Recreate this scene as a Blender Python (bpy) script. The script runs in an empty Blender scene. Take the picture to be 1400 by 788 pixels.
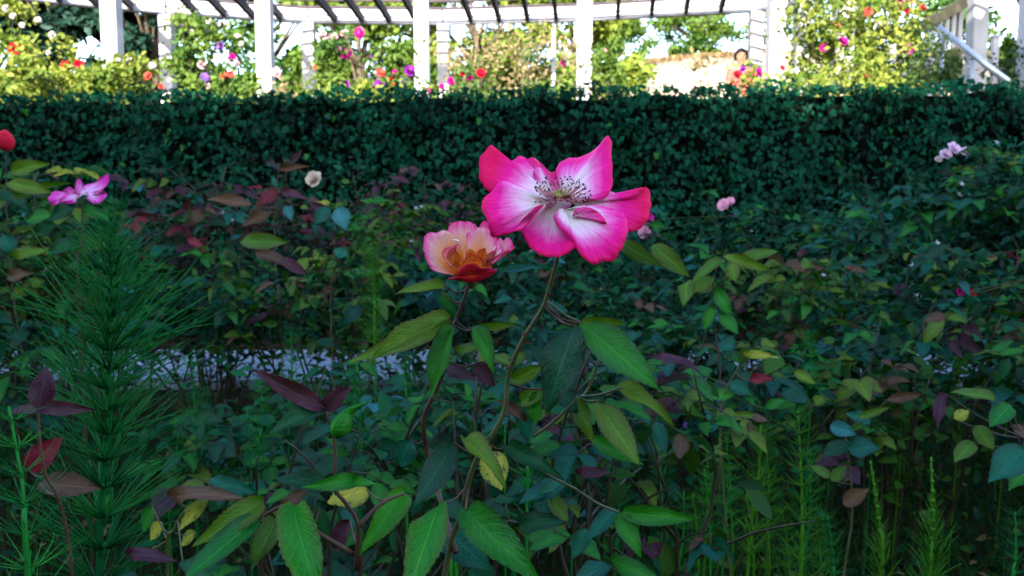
import bpy, math, random
import numpy as np
from mathutils import Vector, Matrix
R = math.radians
S = bpy.context.scene
C = S.collection
random.seed(7)
rng = np.random.default_rng(11)

# ------------------------------------------------------------------ camera
PITCH = R(5.0)
CAM = Vector((0, 0, .95))
cd = bpy.data.cameras.new('camera'); cam = bpy.data.objects.new('camera', cd); C.objects.link(cam)
cam.location = CAM; cam.rotation_euler = (math.pi/2-PITCH, 0, 0)
cd.sensor_width = 36; cd.lens = 28; cd.clip_start = .02; cd.clip_end = 1500
cd.dof.use_dof = True; cd.dof.focus_distance = .56; cd.dof.aperture_fstop = 16
S.camera = cam
FW = Vector((0, math.cos(PITCH), -math.sin(PITCH))); UP = Vector((0, math.sin(PITCH), math.cos(PITCH)))
def P(px, py, D):                       # a pixel of the photograph and a distance -> a point of the place
    px, py, D = float(px), float(py), float(D)
    return CAM + D*(FW + Vector((1, 0, 0))*((px-700)/1089) + UP*((394-py)/1089))

# ------------------------------------------------------------------ sky and sun
SUN_EL, SUN_AZ = R(21), R(9)            # low sun behind the camera, a little to the left
w = bpy.data.worlds.new('World'); S.world = w; w.use_nodes = True
nt = w.node_tree; bg = nt.nodes['Background']
sky = nt.nodes.new('ShaderNodeTexSky'); sky.sky_type = 'NISHITA'; sky.sun_disc = False
sky.sun_elevation = SUN_EL; sky.sun_rotation = math.pi+SUN_AZ
nt.links.new(sky.outputs[0], bg.inputs[0]); bg.inputs[1].default_value = .15
sl = bpy.data.lights.new('sun', 'SUN'); so = bpy.data.objects.new('sun', sl); C.objects.link(so)
sl.energy = 3.2; sl.angle = R(.5); sl.color = (1, .93, .80)
sdir = Vector((math.sin(SUN_AZ)*math.cos(SUN_EL), math.cos(SUN_AZ)*math.cos(SUN_EL), -math.sin(SUN_EL)))
so.rotation_euler = sdir.to_track_quat('-Z', 'Y').to_euler(); so.location = (-3, -10, 12)
S.view_settings.view_transform = 'Standard'; S.view_settings.look = 'None'
S.view_settings.exposure = 2.85; S.view_settings.gamma = 1

# ------------------------------------------------------------------ materials
def ramp(N, stops, interp='LINEAR'):
    n = N.nodes.new('ShaderNodeValToRGB'); e = n.color_ramp.elements; n.color_ramp.interpolation = interp
    while len(e) < len(stops): e.new(.5)
    for k, (p, c) in enumerate(stops): e[k].position = p; e[k].color = (*c, 1)
    return n
def newmat(name):
    m = bpy.data.materials.new(name); m.use_nodes = True
    return m, m.node_tree, m.node_tree.nodes['Principled BSDF'], m.node_tree.links
def math_(N, op, a, b=None, c=None):
    n = N.nodes.new('ShaderNodeMath'); n.operation = op
    for k, v in enumerate((a, b, c)):
        if v is None: continue
        if isinstance(v, (int, float)): n.inputs[k].default_value = v
        else: N.links.new(v, n.inputs[k])
    return n.outputs[0]
def mixc(N, f, a, b, mode='MIX'):
    n = N.nodes.new('ShaderNodeMix'); n.data_type = 'RGBA'; n.blend_type = mode
    for k, v in ((0, f), (6, a), (7, b)):
        if isinstance(v, (int, float)): n.inputs[k].default_value = v
        elif isinstance(v, tuple): n.inputs[k].default_value = (*v, 1)
        else: N.links.new(v, n.inputs[k])
    return n.outputs[2]
def noise(N, scale, detail=3, vec=None, w_=None):
    n = N.nodes.new('ShaderNodeTexNoise'); n.inputs['Scale'].default_value = scale; n.inputs['Detail'].default_value = detail
    if vec is not None: N.links.new(vec, n.inputs['Vector'])
    return n.outputs['Fac']
LEAF_K, LEAF_G = 1.0, 1.0
def leaf_mat(name, c1, c2, edge=None, back=None, rough=.42, spots=None, attr=False, transl=.2, veins=True, spec=.13):
    c1, c2 = [tuple(q*LEAF_K for q in c) for c in (c1, c2)]; back = back and tuple(q*LEAF_K for q in back)
    m, N, b, L = newmat(name)
    tc = N.nodes.new('ShaderNodeTexCoord')
    if attr:
        a = N.nodes.new('ShaderNodeAttribute'); a.attribute_name = 'rnd'; rnd = a.outputs['Fac']
    else:
        a = N.nodes.new('ShaderNodeObjectInfo'); rnd = a.outputs['Random']
    nz = noise(N, 3.0 if not attr else 1.3, 3, tc.outputs['Object'])
    f = math_(N, 'ADD', math_(N, 'MULTIPLY', rnd, .75), math_(N, 'MULTIPLY', math_(N, 'SUBTRACT', nz, .5), 1.2))
    f = math_(N, 'MINIMUM', math_(N, 'MAXIMUM', f, 0), 1)
    col = mixc(N, f, c1, c2)
    if veins:
        uv = N.nodes.new('ShaderNodeUVMap'); sp = N.nodes.new('ShaderNodeSeparateXYZ'); L.new(uv.outputs[0], sp.inputs[0])
        au = math_(N, 'ABSOLUTE', sp.outputs[0])
        mid = math_(N, 'SUBTRACT', 1, math_(N, 'SMOOTH_MIN', math_(N, 'MULTIPLY', au, 14), 1, .2))
        side = math_(N, 'PINGPONG', math_(N, 'SUBTRACT', math_(N, 'MULTIPLY', sp.outputs[1], 8.5), math_(N, 'MULTIPLY', au, 2.6)), .5)
        sv = math_(N, 'SUBTRACT', 1, math_(N, 'MINIMUM', math_(N, 'MULTIPLY', side, 9), 1))
        vv = math_(N, 'MAXIMUM', math_(N, 'MULTIPLY', mid, .38), math_(N, 'MULTIPLY', sv, .17))
        col = mixc(N, vv, col, tuple(min(1, x*2.2+.015) for x in c2))
        bp = N.nodes.new('ShaderNodeBump'); bp.inputs['Strength'].default_value = .3; bp.inputs['Distance'].default_value = .02
        L.new(math_(N, 'ADD', math_(N, 'MULTIPLY', vv, -1), math_(N, 'ADD', math_(N, 'MULTIPLY', nz, .8), math_(N, 'MULTIPLY', noise(N, 16, 3, tc.outputs['Object']), .5))), bp.inputs['Height']); L.new(bp.outputs[0], b.inputs['Normal'])
        if edge:
            e = math_(N, 'MULTIPLY', math_(N, 'POWER', au, 3), math_(N, 'ADD', .35, math_(N, 'MULTIPLY', nz, .9)))
            col = mixc(N, math_(N, 'MINIMUM', e, 1), col, edge)
    if spots:
        s1 = noise(N, 4.5, 5, tc.outputs['Object'])
        sr = ramp(N, [(.55, (0, 0, 0)), (.66, (1, 1, 1))]); L.new(s1, sr.inputs[0])
        col = mixc(N, sr.outputs[0], col, spots)
    if back:
        g = N.nodes.new('ShaderNodeNewGeometry'); col = mixc(N, g.outputs['Backfacing'], col, back)
    L.new(col, b.inputs['Base Color']); b.inputs['Roughness'].default_value = .8; b.inputs['Specular IOR Level'].default_value = 0
    gl = N.nodes.new('ShaderNodeBsdfGlossy'); gl.inputs['Roughness'].default_value = rough; gl.inputs['Color'].default_value = (.75, 1, .95, 1)
    if veins: L.new(bp.outputs[0], gl.inputs['Normal'])
    m2 = N.nodes.new('ShaderNodeMixShader'); m2.inputs[0].default_value = spec*.085*LEAF_G; L.new(b.outputs[0], m2.inputs[1]); L.new(gl.outputs[0], m2.inputs[2]); b = m2
    tr = N.nodes.new('ShaderNodeBsdfTranslucent'); L.new(mixc(N, 1.0, col, (1.0, 1.25, .45), 'MULTIPLY'), tr.inputs[0])
    mx = N.nodes.new('ShaderNodeMixShader'); mx.inputs[0].default_value = transl
    L.new(b.outputs[0], mx.inputs[1]); L.new(tr.outputs[0], mx.inputs[2]); L.new(mx.outputs[0], N.nodes['Material Output'].inputs[0])
    return m
def plain(name, c1, c2=None, rough=.7, scale=6, bump=0.0, metal=0, detail=4, dist=.02, spec=.2):
    m, N, b, L = newmat(name); tc = N.nodes.new('ShaderNodeTexCoord')
    nz = noise(N, scale, detail, tc.outputs['Object'])
    r = ramp(N, [(.32, c1), (.68, c2 or c1)]); L.new(nz, r.inputs[0]); L.new(r.outputs[0], b.inputs['Base Color'])
    b.inputs['Roughness'].default_value = rough; b.inputs['Metallic'].default_value = metal; b.inputs['Specular IOR Level'].default_value = spec
    if bump:
        bp = N.nodes.new('ShaderNodeBump'); bp.inputs['Strength'].default_value = bump; bp.inputs['Distance'].default_value = dist
        L.new(noise(N, scale*5, 5, tc.outputs['Object']), bp.inputs['Height']); L.new(bp.outputs[0], b.inputs['Normal'])
    return m
def petal_mat(name, stops, streak=.16, transl=.18, rough=.55):
    m, N, b, L = newmat(name)
    uv = N.nodes.new('ShaderNodeUVMap'); sp = N.nodes.new('ShaderNodeSeparateXYZ'); L.new(uv.outputs[0], sp.inputs[0])
    cb = N.nodes.new('ShaderNodeCombineXYZ')
    L.new(math_(N, 'MULTIPLY', sp.outputs[0], 26), cb.inputs[0]); L.new(math_(N, 'MULTIPLY', sp.outputs[1], 2.0), cb.inputs[1])
    st = noise(N, 1.6, 4, cb.outputs[0])
    tc = N.nodes.new('ShaderNodeTexCoord'); bl = noise(N, 38, 3, tc.outputs['Object'])
    f = math_(N, 'ADD', sp.outputs[1], math_(N, 'MULTIPLY', math_(N, 'SUBTRACT', st, .5), streak*2))
    f = math_(N, 'ADD', f, math_(N, 'MULTIPLY', math_(N, 'SUBTRACT', bl, .5), .3))
    f = math_(N, 'DIVIDE', f, 1.4)
    r = ramp(N, [(p/1.4, c) for p, c in stops]); L.new(f, r.inputs[0])
    col = mixc(N, math_(N, 'MULTIPLY', math_(N, 'SUBTRACT', st, .45), .35), r.outputs[0], (.55, .02, .25))
    L.new(col, b.inputs['Base Color']); b.inputs['Roughness'].default_value = rough
    b.inputs['Specular IOR Level'].default_value = .08
    bp = N.nodes.new('ShaderNodeBump'); bp.inputs['Strength'].default_value = .8; bp.inputs['Distance'].default_value = .0022
    L.new(st, bp.inputs['Height']); L.new(bp.outputs[0], b.inputs['Normal'])
    tr = N.nodes.new('ShaderNodeBsdfTranslucent'); L.new(col, tr.inputs[0])
    mx = N.nodes.new('ShaderNodeMixShader'); mx.inputs[0].default_value = transl
    L.new(b.outputs[0], mx.inputs[1]); L.new(tr.outputs[0], mx.inputs[2]); L.new(mx.outputs[0], N.nodes['Material Output'].inputs[0])
    return m

def leafset(): return dict(
 green=leaf_mat('leaf green', (0.0035, 0.0930, 0.0110), (0.0248, 0.1736, 0.0060), edge=(0.0135, 0.0310, 0.0110), back=(0.0315, 0.1240, 0.0495)),
 bright=leaf_mat('leaf bright green', (.004, .125, .006), (.030, .21, .005), edge=(.06, .06, .01), back=(.04, .16, .04)),
 teal=leaf_mat('leaf blue green', (0.0012, 0.0525, 0.0385), (0.0042, 0.0950, 0.0523), edge=(0.0060, 0.0250, 0.0220), back=(0.0150, 0.0950, 0.0825)),
 dark=leaf_mat('leaf dark green', (0.0020, 0.0350, 0.0165), (0.0056, 0.0650, 0.0176), edge=(0.0120, 0.0150, 0.0110), back=(0.0160, 0.0700, 0.0440)),
 olive=leaf_mat('leaf olive', (0.0300, 0.0930, 0.0050), (0.0960, 0.1674, 0.0075), edge=(0.0600, 0.0372, 0.0100), back=(0.0780, 0.1364, 0.0350)),
 purple=leaf_mat('leaf purple', (.030, .007, .020), (.065, .020, .034), edge=(.08, .008, .03), back=(.07, .04, .09)),
 brown=leaf_mat('leaf brown', (0.0550, 0.0250, 0.0165), (0.1210, 0.0600, 0.0330), edge=(0.0440, 0.0150, 0.0110), back=(0.1100, 0.0650, 0.0605)),
 yellow=leaf_mat('leaf yellow spotted', (0.1690, 0.1950, 0.0120), (0.3380, 0.2925, 0.0300), edge=(0.0910, 0.1300, 0.0120), back=(0.2340, 0.2210, 0.0600), spots=(0.0195, 0.0163, 0.0060)),
 red=leaf_mat('leaf crimson', (0.0840, 0.0030, 0.0100), (0.1680, 0.0100, 0.0250), edge=(0.0980, 0.0050, 0.0150), back=(0.1260, 0.0250, 0.0500)),
 pale=leaf_mat('leaf pale blue green', (.012, .10, .10), (.03, .15, .17), edge=(0.0210, 0.0770, 0.0900), back=(0.0490, 0.1870, 0.3150)),
)
LEAF_K, LEAF_G = 1.1, 1.9
LMH = leafset()                         # glossy large leaves of the near shoots
LEAF_K, LEAF_G = .80, 1.7
LM = leafset()  # same leaves darkened, putting deeper shade of the bed into their colour
LEAF_K, LEAF_G = 1.0, 1.0
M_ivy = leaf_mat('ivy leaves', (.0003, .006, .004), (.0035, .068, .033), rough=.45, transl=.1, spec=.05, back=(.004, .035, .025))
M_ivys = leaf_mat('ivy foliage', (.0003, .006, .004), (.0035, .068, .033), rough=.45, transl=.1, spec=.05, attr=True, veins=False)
M_hors = leaf_mat('horsetail green', (.005, .11, .02), (.025, .24, .02), rough=.35, transl=.15, veins=False)
M_horsd = leaf_mat('horsetail dark green', (.004, .085, .022), (.020, .20, .030), rough=.35, transl=.15, veins=False)
M_horsy = leaf_mat('horsetail yellow green', (.022, .12, .008), (.07, .22, .012), rough=.35, transl=.2, veins=False)
M_stemb = plain('rose cane brown', (.016, .012, .008), (.035, .030, .013), .55, 30, .3, dist=.001)
M_stemg = plain('rose stem green', (.03, .05, .014), (.08, .075, .03), .45, 30, .2, dist=.001)
M_stemr = plain('rose stem red', (.035, .012, .012), (.07, .04, .02), .45, 30, .2, dist=.001)
M_soil = plain('soil', (.012, .009, .006), (.035, .024, .015), .95, 4, .8, dist=.03, spec=0)
M_path = plain('path concrete', (.10, .13, .17), (.16, .20, .25), .8, 3, .25)  # blue of the skylight is mixed into the concrete colour
M_wall = plain('retaining wall stone', (.10, .09, .08), (.2, .18, .15), .9, 3, .6)
M_core = plain('foliage gap shade', (.001, .0025, .002), (.003, .006, .004), .95, 9, .5, spec=0)  # near-black colour stands in for the deep shade between leaves
M_white = plain('weathered white paint', (.30, .29, .31), (.42, .41, .42), .6, 3, .15)
M_bark = plain('bark', (.04, .03, .022), (.11, .085, .06), .9, 5, .8, dist=.05)
M_dirt = plain('dry hillside', (.22, .17, .11), (.36, .31, .24), .95, .6, .6, dist=.1)
M_skin = plain('skin', (.20, .10, .06), (.26, .14, .09), .5, 8)
M_hair = plain('dark hair', (.008, .006, .005), (.02, .014, .01), .45, 30, .5)
M_shirt = plain('coral cloth', (.40, .07, .055), (.46, .10, .08), .8, 12, .2)
M_jean = plain('denim', (.04, .06, .12), (.06, .09, .17), .8, 12, .2)
M_metal = plain('grey pipe metal', (.33, .36, .42), (.45, .48, .55), .35, 6, .1, metal=.6)
M_shadewood = plain('shade-dark timber', (.03, .022, .03), (.06, .045, .05), .8, 6, .3)  # rafters and purlins: dark colour stands in for shade under the roof
M_timber = plain('weathered timber', (.10, .085, .05), (.2, .17, .11), .85, 6, .4)
M_anther = plain('anther', (.015, .006, .012), (.04, .012, .02), .6, 60)
M_fil = plain('filament', (.62, .22, .28), (.75, .35, .38), .5, 200)
M_pist = plain('pistil', (.45, .42, .12), (.55, .55, .22), .5, 300)
M_sepal = plain('pale sepal', (.40, .45, .52), (.58, .58, .62), .6, 20)

MAG = petal_mat('petal magenta and white', [(0, (.86, .78, .62)), (.24, (.92, .76, .74)), (.46, (.92, .54, .72)), (.66, (.90, .15, .48)), (.86, (.89, .010, .29)), (1.2, (.82, .006, .10))])
MAGB = petal_mat('petal magenta', [(0, (.88, .4, .55)), (.4, (.88, .12, .40)), (1, (.85, .012, .22)), (1.2, (.7, .006, .10))])
MAGL = petal_mat('petal purple magenta', [(0, (.75, .5, .75)), (.4, (.75, .35, .65)), (.75, (.62, .05, .38)), (1.2, (.5, .006, .26))], .5)
PEA = petal_mat('petal pink and cream', [(0, (.95, .22, .02)), (.40, (.95, .36, .09)), (.62, (.93, .54, .36)), (.78, (.92, .46, .50)), (.88, (.90, .22, .42)), (1.0, (.85, .03, .24)), (1.2, (.7, .01, .14))], transl=.3)
COR = petal_mat('petal coral', [(0, (.98, .28, .01)), (.45, (.97, .40, .06)), (.72, (.94, .46, .26)), (.88, (.92, .30, .34)), (.98, (.75, .02, .10)), (1.2, (.6, .008, .06))], .1, transl=.42)
ORA = petal_mat('petal orange', [(0, (.98, .22, .01)), (.5, (1.0, .36, .02)), (.84, (.98, .42, .08)), (.97, (.80, .04, .02)), (1.2, (.6, .01, .02))], .1, transl=.5)
RED = petal_mat('petal crimson back', [(0, (.75, .10, .01)), (.35, (.60, .014, .015)), (.8, (.48, .006, .03)), (1.2, (.40, .008, .08))], .1)
def fl(name, c1, c2): return petal_mat(name, [(0, c2), (.6, c1), (1.2, c1)], .2)
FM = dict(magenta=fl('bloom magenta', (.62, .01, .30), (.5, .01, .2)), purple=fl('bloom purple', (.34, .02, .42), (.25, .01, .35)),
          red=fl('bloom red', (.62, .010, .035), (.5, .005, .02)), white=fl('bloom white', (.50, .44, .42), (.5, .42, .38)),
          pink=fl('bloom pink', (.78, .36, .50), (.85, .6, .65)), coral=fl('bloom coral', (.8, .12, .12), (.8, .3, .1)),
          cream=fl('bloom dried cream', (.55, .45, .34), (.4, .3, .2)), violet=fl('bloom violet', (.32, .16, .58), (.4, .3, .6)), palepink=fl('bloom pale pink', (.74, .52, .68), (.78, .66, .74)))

# ------------------------------------------------------------------ builders
W = {}                                  # world matrices
def mesh_of(name, v, f, mats=None, uv=None, mi=None, smooth=True):
    me = bpy.data.meshes.new(name); me.from_pydata([tuple(p) for p in v], [], f)
    for m in (mats if isinstance(mats, (list, tuple)) else [mats]) if mats else []: me.materials.append(m)
    if uv is not None:
        l = me.uv_layers.new(name='UVMap'); vi = np.empty(len(me.loops), dtype=np.int32); me.loops.foreach_get('vertex_index', vi)
        l.data.foreach_set('uv', np.asarray(uv, dtype=np.float32)[vi].ravel())
    if mi is not None: me.polygons.foreach_set('material_index', mi)
    if smooth: me.polygons.foreach_set('use_smooth', [True]*len(me.polygons))
    me.update(); return me
def mesh_np(name, V, F, mats, rnd=None, smooth=False):
    me = bpy.data.meshes.new(name); n, k = F.shape
    me.vertices.add(len(V)); me.vertices.foreach_set('co', V.astype(np.float32).ravel())
    me.loops.add(n*k); me.loops.foreach_set('vertex_index', F.astype(np.int32).ravel())
    me.polygons.add(n); me.polygons.foreach_set('loop_start', np.arange(n, dtype=np.int32)*k)
    if smooth: me.polygons.foreach_set('use_smooth', np.ones(n, dtype=bool))
    me.update(calc_edges=True)
    if rnd is not None:
        a = me.attributes.new('rnd', 'FLOAT', 'FACE'); a.data.foreach_set('value', rnd.astype(np.float32))
    me.materials.append(mats); return me
def link(name, me, parent=None, mw=None, label=None, cat=None, group=None, kind=None):
    o = bpy.data.objects.new(name, me); C.objects.link(o)
    mw = mw or Matrix.Identity(4); W[o] = mw
    if parent:
        o.parent = parent; o.matrix_basis = W[parent].inverted_safe() @ mw
    else: o.matrix_basis = mw
    if label: o['label'] = label
    if cat: o['category'] = cat
    if group: o['group'] = group
    if kind: o['kind'] = kind
    return o
def thing(name, label, cat, loc, group=None):
    return link(name, None, None, Matrix.Translation(Vector(loc)), label, cat, group)
def box_data(x0, x1, y0, y1, z0, z1):
    v = [(x, y, z) for z in (z0, z1) for y in (y0, y1) for x in (x0, x1)]
    return v, [(0, 2, 3, 1), (4, 5, 7, 6), (0, 1, 5, 4), (2, 6, 7, 3), (0, 4, 6, 2), (1, 3, 7, 5)]
def bar_mesh(name, a, b, w_, h_, mat, bev=.008):          # rectangular bar between two points, bevelled edges
    a, b = Vector(a), Vector(b); y = (b-a); L = y.length; y.normalize()
    x = y.cross(Vector((0, 0, 1)));
    if x.length < 1e-4: x = Vector((1, 0, 0))
    x.normalize(); z = x.cross(y)
    hw, hh = w_/2, h_/2; pr = [(-hw+bev, -hh), (hw-bev, -hh), (hw, -hh+bev), (hw, hh-bev), (hw-bev, hh), (-hw+bev, hh), (-hw, hh-bev), (-hw, -hh+bev)]
    v = [a+x*p+z*q for p, q in pr]+[b+x*p+z*q for p, q in pr]
    f = [(i, (i+1) % 8, (i+1) % 8+8, i+8) for i in range(8)]+[tuple(range(7, -1, -1)), tuple(range(8, 16))]
    return mesh_of(name, v, f, mat, smooth=False)
def cr(pts, n):                                            # Catmull-Rom through points of any dimension
    A = np.array(pts, float); A = np.vstack([2*A[0]-A[1], A, 2*A[-1]-A[-2]]); out = []
    m = len(A)-3; ts = np.linspace(0, m, n)
    for t in ts:
        i = min(int(t), m-1); u = t-i; p0, p1, p2, p3 = A[i:i+4]
        out.append(.5*(2*p1+(p2-p0)*u+(2*p0-5*p1+4*p2-p3)*u*u+(3*p1-p0-3*p2+p3)*u**3))
    return np.array(out)
def tube(V, F, pts, rads, seg=6):
    pts = [Vector(p) for p in pts]; base = len(V); n = len(pts)
    t = (pts[1]-pts[0]).normalized(); x = t.orthogonal().normalized()
    for i, p in enumerate(pts):
        t = (pts[min(i+1, n-1)]-pts[max(i-1, 0)]);
        if t.length < 1e-9: t = Vector((0, 0, 1))
        t.normalize(); x = (x-t*x.dot(t)); x = x.normalized() if x.length > 1e-6 else t.orthogonal().normalized(); y = t.cross(x)
        r = rads[i] if hasattr(rads, '__len__') else rads
        for k in range(seg):
            a = 2*math.pi*k/seg; V.append(p+(x*math.cos(a)+y*math.sin(a))*r)
    for i in range(n-1):
        for k in range(seg):
            a, b = base+i*seg+k, base+i*seg+(k+1) % seg; F.append((a, b, b+seg, a+seg))
    F.append(tuple(base+k for k in range(seg-1, -1, -1))); F.append(tuple(base+(n-1)*seg+k for k in range(seg)))
def tube_obj(name, pts, rads, mat, parent, seg=6, **k):
    V, F = [], []; tube(V, F, pts, rads, seg); return link(name, mesh_of(name, V, F, mat), parent, W[parent] if False else None, **k)

# --- leaves: unit length along +Y, unit width across X
def leaf_mesh(name, mat, n=8, arch=.18, fold=.14, wave=.03, serr=.03, tip=1.5, seed=0, twist=0.0, strips=2):
    r = random.Random(seed); V, UV, F = [], [], []
    cols = [-1]+([-.5] if strips == 2 else [])+[0]+([.5] if strips == 2 else [])+[1]; nc = len(cols); ph = r.random()*6
    for i in range(n+1):
        t = i/n; wd = .5*(math.sin(math.pi*min(1, t**.80)))**.72 * (1-.12*t) if 0 < t < 1 else .008
        wd *= 1 - .35*max(0, t-.7)/.3*(tip-1)
        for c in cols:
            e = abs(c); ser = (1+serr*(1 if i % 2 else -1)) if e == 1 else 1
            x = c*wd*ser; z = -arch*(t-.15)**2+fold*abs(x)*1.1+wave*math.sin(t*9+ph+(2 if c > 0 else 0))*e*e
            y = t-(.02 if (e == 1 and i % 2 == 0) else 0)*e
            a = twist*(t-.3); V.append((x*math.cos(a)-z*math.sin(a), y, z*math.cos(a)+x*math.sin(a))); UV.append((c, t))
    for i in range(n):
        for k in range(nc-1):
            a = i*nc+k; F.append((a, a+1, a+nc+1, a+nc))
    return mesh_of(name, V, F, mat, UV)
HI, LO = {}, {}
for key, m in LM.items():
    HI[key] = [leaf_mesh('leaf', LMH[key], 26, .10+.10*k, .10+.08*(k % 3), .025+.015*k, .032, 1.5, k, (-.3, .25, 0, .5)[k]) for k in range(4)]
    LO[key] = [leaf_mesh('leaf', m, 8, .14+.16*k, .12+.1*(k % 3), .035, .05, 1.3, k+10, (-.4, .3, .1, .6)[k], 1) for k in range(4)]
def leaf_mx(a, d, nrm, L, wd):
    y = Vector(d).normalized(); z = Vector(nrm); z = z-y*z.dot(y)
    if z.length < 1e-4: z = y.orthogonal()
    z.normalize(); x = y.cross(z)
    return Matrix(((x.x*wd, y.x*L, z.x*L, a[0]), (x.y*wd, y.y*L, z.y*L, a[1]), (x.z*wd, y.z*L, z.z*L, a[2]), (0, 0, 0, 1)))

def scatter(P0, Dr, Nr, L, Wd, tv, tf):                    # numpy batch of a small template; P0,Dr,Nr (n,3), L,Wd (n,)
    Y = Dr/np.linalg.norm(Dr, axis=1, keepdims=True); Z = Nr-Y*(Nr*Y).sum(1, keepdims=True); Z /= np.linalg.norm(Z, axis=1, keepdims=True)+1e-9
    X = np.cross(Y, Z); tv = np.array(tv, float)
    V = P0[:, None]+X[:, None]*(tv[None, :, 0:1]*Wd[:, None, None])+Y[:, None]*(tv[None, :, 1:2]*L[:, None, None])+Z[:, None]*(tv[None, :, 2:3]*L[:, None, None])
    F = np.array(tf)[None]+(np.arange(len(P0))*len(tv))[:, None, None]
    return V.reshape(-1, 3), F.reshape(-1, np.array(tf).shape[1])
T_LEAF = [(0, 0, 0), (.42, .35, .06), (0, .5, -.02), (-.42, .35, .06), (.3, .75, .0), (0, 1, -.12), (-.3, .75, .0)]
F_LEAF = [(0, 1, 2), (0, 2, 3), (1, 4, 2), (2, 4, 5), (2, 5, 6), (3, 2, 6)]
T_IVY = [(0, 0, 0), (.28, -.12, .03), (.52, .22, .06), (.26, .42, 0), (.30, .62, .03), (0, 1.0, -.08), (-.30, .62, .03), (-.26, .42, 0), (-.52, .22, .06), (-.28, -.12, .03)]
F_IVY = [(0, 1, 2), (0, 2, 3), (0, 3, 7), (3, 4, 5), (3, 5, 7), (7, 5, 6), (0, 7, 8), (0, 8, 9)]
def unit(n): v = rng.normal(size=(n, 3)); return v/np.linalg.norm(v, axis=1, keepdims=True)

# ------------------------------------------------------------------ ground, path, terrace
def sheet(name, pts, mat, kind='structure', sub=1):
    return link(name, mesh_of(name, pts, [tuple(range(len(pts)))], mat, smooth=False), kind=kind)
sheet('ground', [(-300, -300, 0), (300, -300, 0), (300, 300, 0), (-300, 300, 0)], M_soil)
pv, pf = box_data(-14, 14, 4.35, 5.35, .004, .06)
link('path', mesh_of('path', pv, pf, M_path, smooth=False), kind='structure')
tv, tf = box_data(-30, 30, 6.62, 34, .004, 1.85)
link('terrace', mesh_of('terrace', tv, tf, M_soil, smooth=False), kind='structure')
# hillside beyond the pergola: a long slope with a pale eroded foot
HX, HY = 46, 14; V, F = [], []
for j in range(HY+1):
    for i in range(HX+1):
        x = -40+80*i/HX; y = 27+30*j/HY; k = j/HY
        z = 1.7+min(1, k*7)*(4.7+.9/(1+math.exp(-(x-5)*.5)))+max(0, k-.14)*5+.12*math.sin(x*1.7+j)+.1*math.sin(x*.9+j*2)
        V.append((x, y-(3 if j == 1 else 0), z if j else 1.5))
for j in range(HY):
    for i in range(HX): a = j*(HX+1)+i; F.append((a, a+1, a+HX+2, a+HX+1))
link('hillside', mesh_of('hillside', V, F, M_dirt), kind='structure')

def dry_grass():
    n = 9000; x = rng.uniform(-2, 16, n); f = rng.random(n)**.8; y = 27.3+f*8; k = (y-27)/30
    z = 1.7+np.minimum(1, k*7)*(4.7+.9/(1+np.exp(-(x-5)*.5)))+np.maximum(0, k-.14)*5-.05; keep = k > .085+.02*np.sin(x*1.3); x, y, z = x[keep], y[keep], z[keep]; n = len(x)
    P0 = np.stack([x, y-.4, z], 1); D = np.stack([rng.normal(0, .5, n), rng.normal(-.3, .4, n), np.ones(n)], 1); L = rng.uniform(.12, .4, n); N = rng.normal(size=(n, 3))
    V, F = scatter(P0, D, N, L, np.full(n, .06), [(-.5, 0, 0), (.5, 0, 0), (.4, .6, 0), (-.4, .6, 0)], [(0, 1, 2, 3)])
    link('dry_grass', mesh_np('dry_grass', V, F, leaf_mat('dry grass', (.10, .07, .035), (.30, .20, .11), attr=True, veins=False), rng.random(n)), kind='stuff')
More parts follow.
